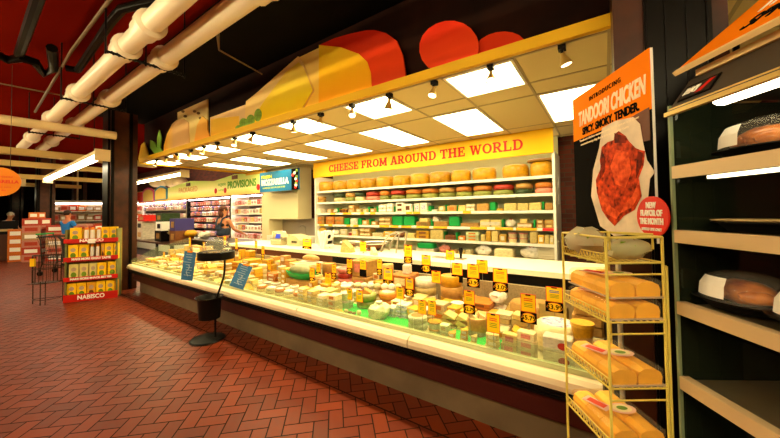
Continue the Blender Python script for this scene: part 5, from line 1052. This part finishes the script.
m=MB(); m.box((WL/2+.03,.085,1.905),(WL-.14,.05,.05),None,1,.012); obj('lamp_tube',m,glow('warmer_lamp',(1,.88,.55),8),wm)
dl=Vector((0,.10,.14)).normalized(); RC=Matrix(((1,0,0,0),(0,dl.y,-dl.z,0),(0,dl.z,dl.y,0),(0,0,0,1)))
def onc_(x,s_,off=.0): return Vector((x,-.02+dl.y*s_-dl.z*off*1,1.885+dl.z*s_+dl.y*off*1))
m=MB(); m.box(onc_(.09,.085,.002),(.135,.075,.004),RC); lg=obj('maker_plate',m,blackprint,wm); m=MB(); m.box(onc_(.09,.085,.004),(.12,.062,.003),RC); obj('plate_face',m,mat('plate_dark','#241c18',.4),lg)
m=MB(); c_=onc_(.12,.085,.0065); m.add([c_+RC@Vector(v) for v in ((-.03,-.025,0),(-.005,-.025,0),(.028,.025,0),(.005,.025,0))],[(0,1,2,3)]); obj('red_slash',m,redprint,lg)
me=text_mesh('BKI',.04,.002,.2); me.materials.clear(); me.materials.append(whiteprint); o=obj('lettering',me,None,lg); o.matrix_local=Matrix.Translation(onc_(.062,.085,.0065))@RC
# header boards
for k,(z0,z1,y0,y1,xs,mm,nm,lab) in enumerate(((2.06,2.42,.03,.46,-.02,orange,'header_sign','slanted orange header sign with dark and white lettering above the warmer'),)):
    hs=thing('header_sign',lab,'sign',wm.matrix_world.translation if False else (.236,1.698,0),math.radians(-58)); dh=Vector((0,y1-y0,z1-z0)); Lh=dh.length; dh.normalize(); RH=Matrix(((1,0,0,0),(0,dh.y,-dh.z,0),(0,dh.z,dh.y,0),(0,0,0,1)))
    def onh(x,s_,off=0): return Vector((x,y0+dh.y*s_-dh.z*off,z0+dh.z*s_+dh.y*off))
    m=MB(); m.box(onh(.64,Lh/2),(1.28,Lh,.012),RH); obj('board',m,orange,hs)
    m=MB(); m.box(onh(.64,-.008,0),(1.28,.022,.018),RH); obj('pale_edge',m,mat('sign_edge','#e8c890',.5),hs)
    for s_,sz,ps,mm_,w_ in (('TANDOORI CHICKEN',.24,.30,whiteprint,1.0),('SPICY. SMOKY. TENDER.',.12,.13,blackprint,.9),('INTRODUCING',.06,.47,blackprint,.5)):
        me=text_mesh(s_,sz,.002,0); me.materials.clear(); me.materials.append(mm_); o=obj('lettering',me,None,hs); xs_=[v.co.x for v in me.vertices]; o.matrix_local=Matrix.Translation(onh(.62,ps,.008))@RH@Matrix.Diagonal((w_/(max(xs_)-min(xs_)),1,1,1))
    m=MB(); 
    for x in (.1,1.1): m.tube([(x,.16,2.03),(x,.16,2.16)],.01,6)
    obj('bracket',m,black,hs)
    m=MB(); m.box((.64,.08,2.035),(1.2,.03,.025)); obj('lower_rail',m,mat('sign_edge','#e8c890',.5),hs)
# chickens
skinm=mat('roast_chicken','#e08a34',.35,noise=(12,.55),coat=.4,col2='#7a3210')
def chicken(x,y,z,lab,rz=0,dome=True):
    M=Matrix.Translation((.236,1.698,0))@rotz(math.radians(-58)); t=thing('chicken_tray',lab,'packed chicken',M@Vector((x,y,z)),math.radians(-58)+rz,'packed chickens in the warmer')
    m=MB(); m.lathe([(.09,0),(.115,.028),(.135,.032),(.135,.036),(.11,.034),(.085,.008),(.0001,.006)],26,(0,0,0),None,1.15,.85); obj('black_tray',m,black,t)
    if not dome: m=MB(); m.lathe([(.13,.036),(.137,.041),(.12,.043),(.0001,.041)],26,(0,0,0),None,1.15,.85); obj('foil_lid',m,mat('foil_gold','#d8bc80',.4),t)
    if dome:
        m=MB(); m.ell((0,0,.065),(.085,.06,.045),14,9,.05,2); 
        for s_ in (-1,1): m.ell((s_*.055,-.035,.06),(.05,.022,.024),10,7,.04,3,rotz(s_*.5)); m.ell((s_*.03,.05,.06),(.03,.02,.022),8,6)
        obj('chicken',m,skinm,t)
        m=MB(); m.lathe([(.118,.034),(.114,.085),(.095,.12),(.05,.138),(.0001,.14)],26,(0,0,0),None,1.12,.84); obj('clear_lid',m,film('lid_clear','#fff8e8',.06,.03),t)
        m=MB(); vs=[];n_=6
        for zz,r_ in ((.045,.1195),(.088,.1155),(.119,.099)):
            for k in range(n_+1): a=-PI*.78+k*.9/n_; vs.append((r_*1.125*math.cos(a),r_*.85*math.sin(a),zz))
        m.add(vs,[(j*(n_+1)+k,j*(n_+1)+k+1,(j+1)*(n_+1)+k+1,(j+1)*(n_+1)+k) for j in range(2) for k in range(n_)]); obj('white_label',m,whiteprint,t)
    return t
chicken(.185,.16,1.671,'packed roast chicken under clear lid on the top warmer shelf'); chicken(.125,.13,1.123,'packed roast chicken with white label, deeper one on the third warmer shelf',.2); chicken(.37,.13,1.123,'packed roast chicken with white label, cut by the photo edge on the third shelf',.1)
chicken(.17,.16,1.411,'flat black food tray, deeper one on the second warmer shelf',0,False); chicken(.45,.16,1.411,'flat black food tray, nearer one on the second warmer shelf',0,False)
# ================================================================== LABELS of the many cheeses
def zone(o):
    x,y=pix(o.location)
    if x<190: return 'far left of case'
    if x<236: return 'behind sampling stand'
    if x<300: return 'right of sampling stand'
    if x<400: return 'middle of case'
    if x<497: return 'right part of case'
    return 'beside bread rack'
keyed={}
for o,look,row in ITEMS:
    lk,_,lv=look.partition('|')
    if lv=='!': o['label']=lk; continue
    case_row=row.endswith(' row')
    place=(f'{row}, {zone(o)}' if case_row else f'{row} of wall shelving')
    keyed.setdefault((lk,lv,place),[]).append(o); o['group']=(f'{lk} in the cheese case' if case_row else f'goods on the {row}')
for (lk,lv,place),L in keyed.items():
    L.sort(key=lambda o: pix(o.location)[0])
    for i,o in enumerate(L):
        o['label']=f'{lk}{lv}, '+('' if len(L)==1 else f'{ORD[i] if i<len(ORD) else i} from left, ')+place
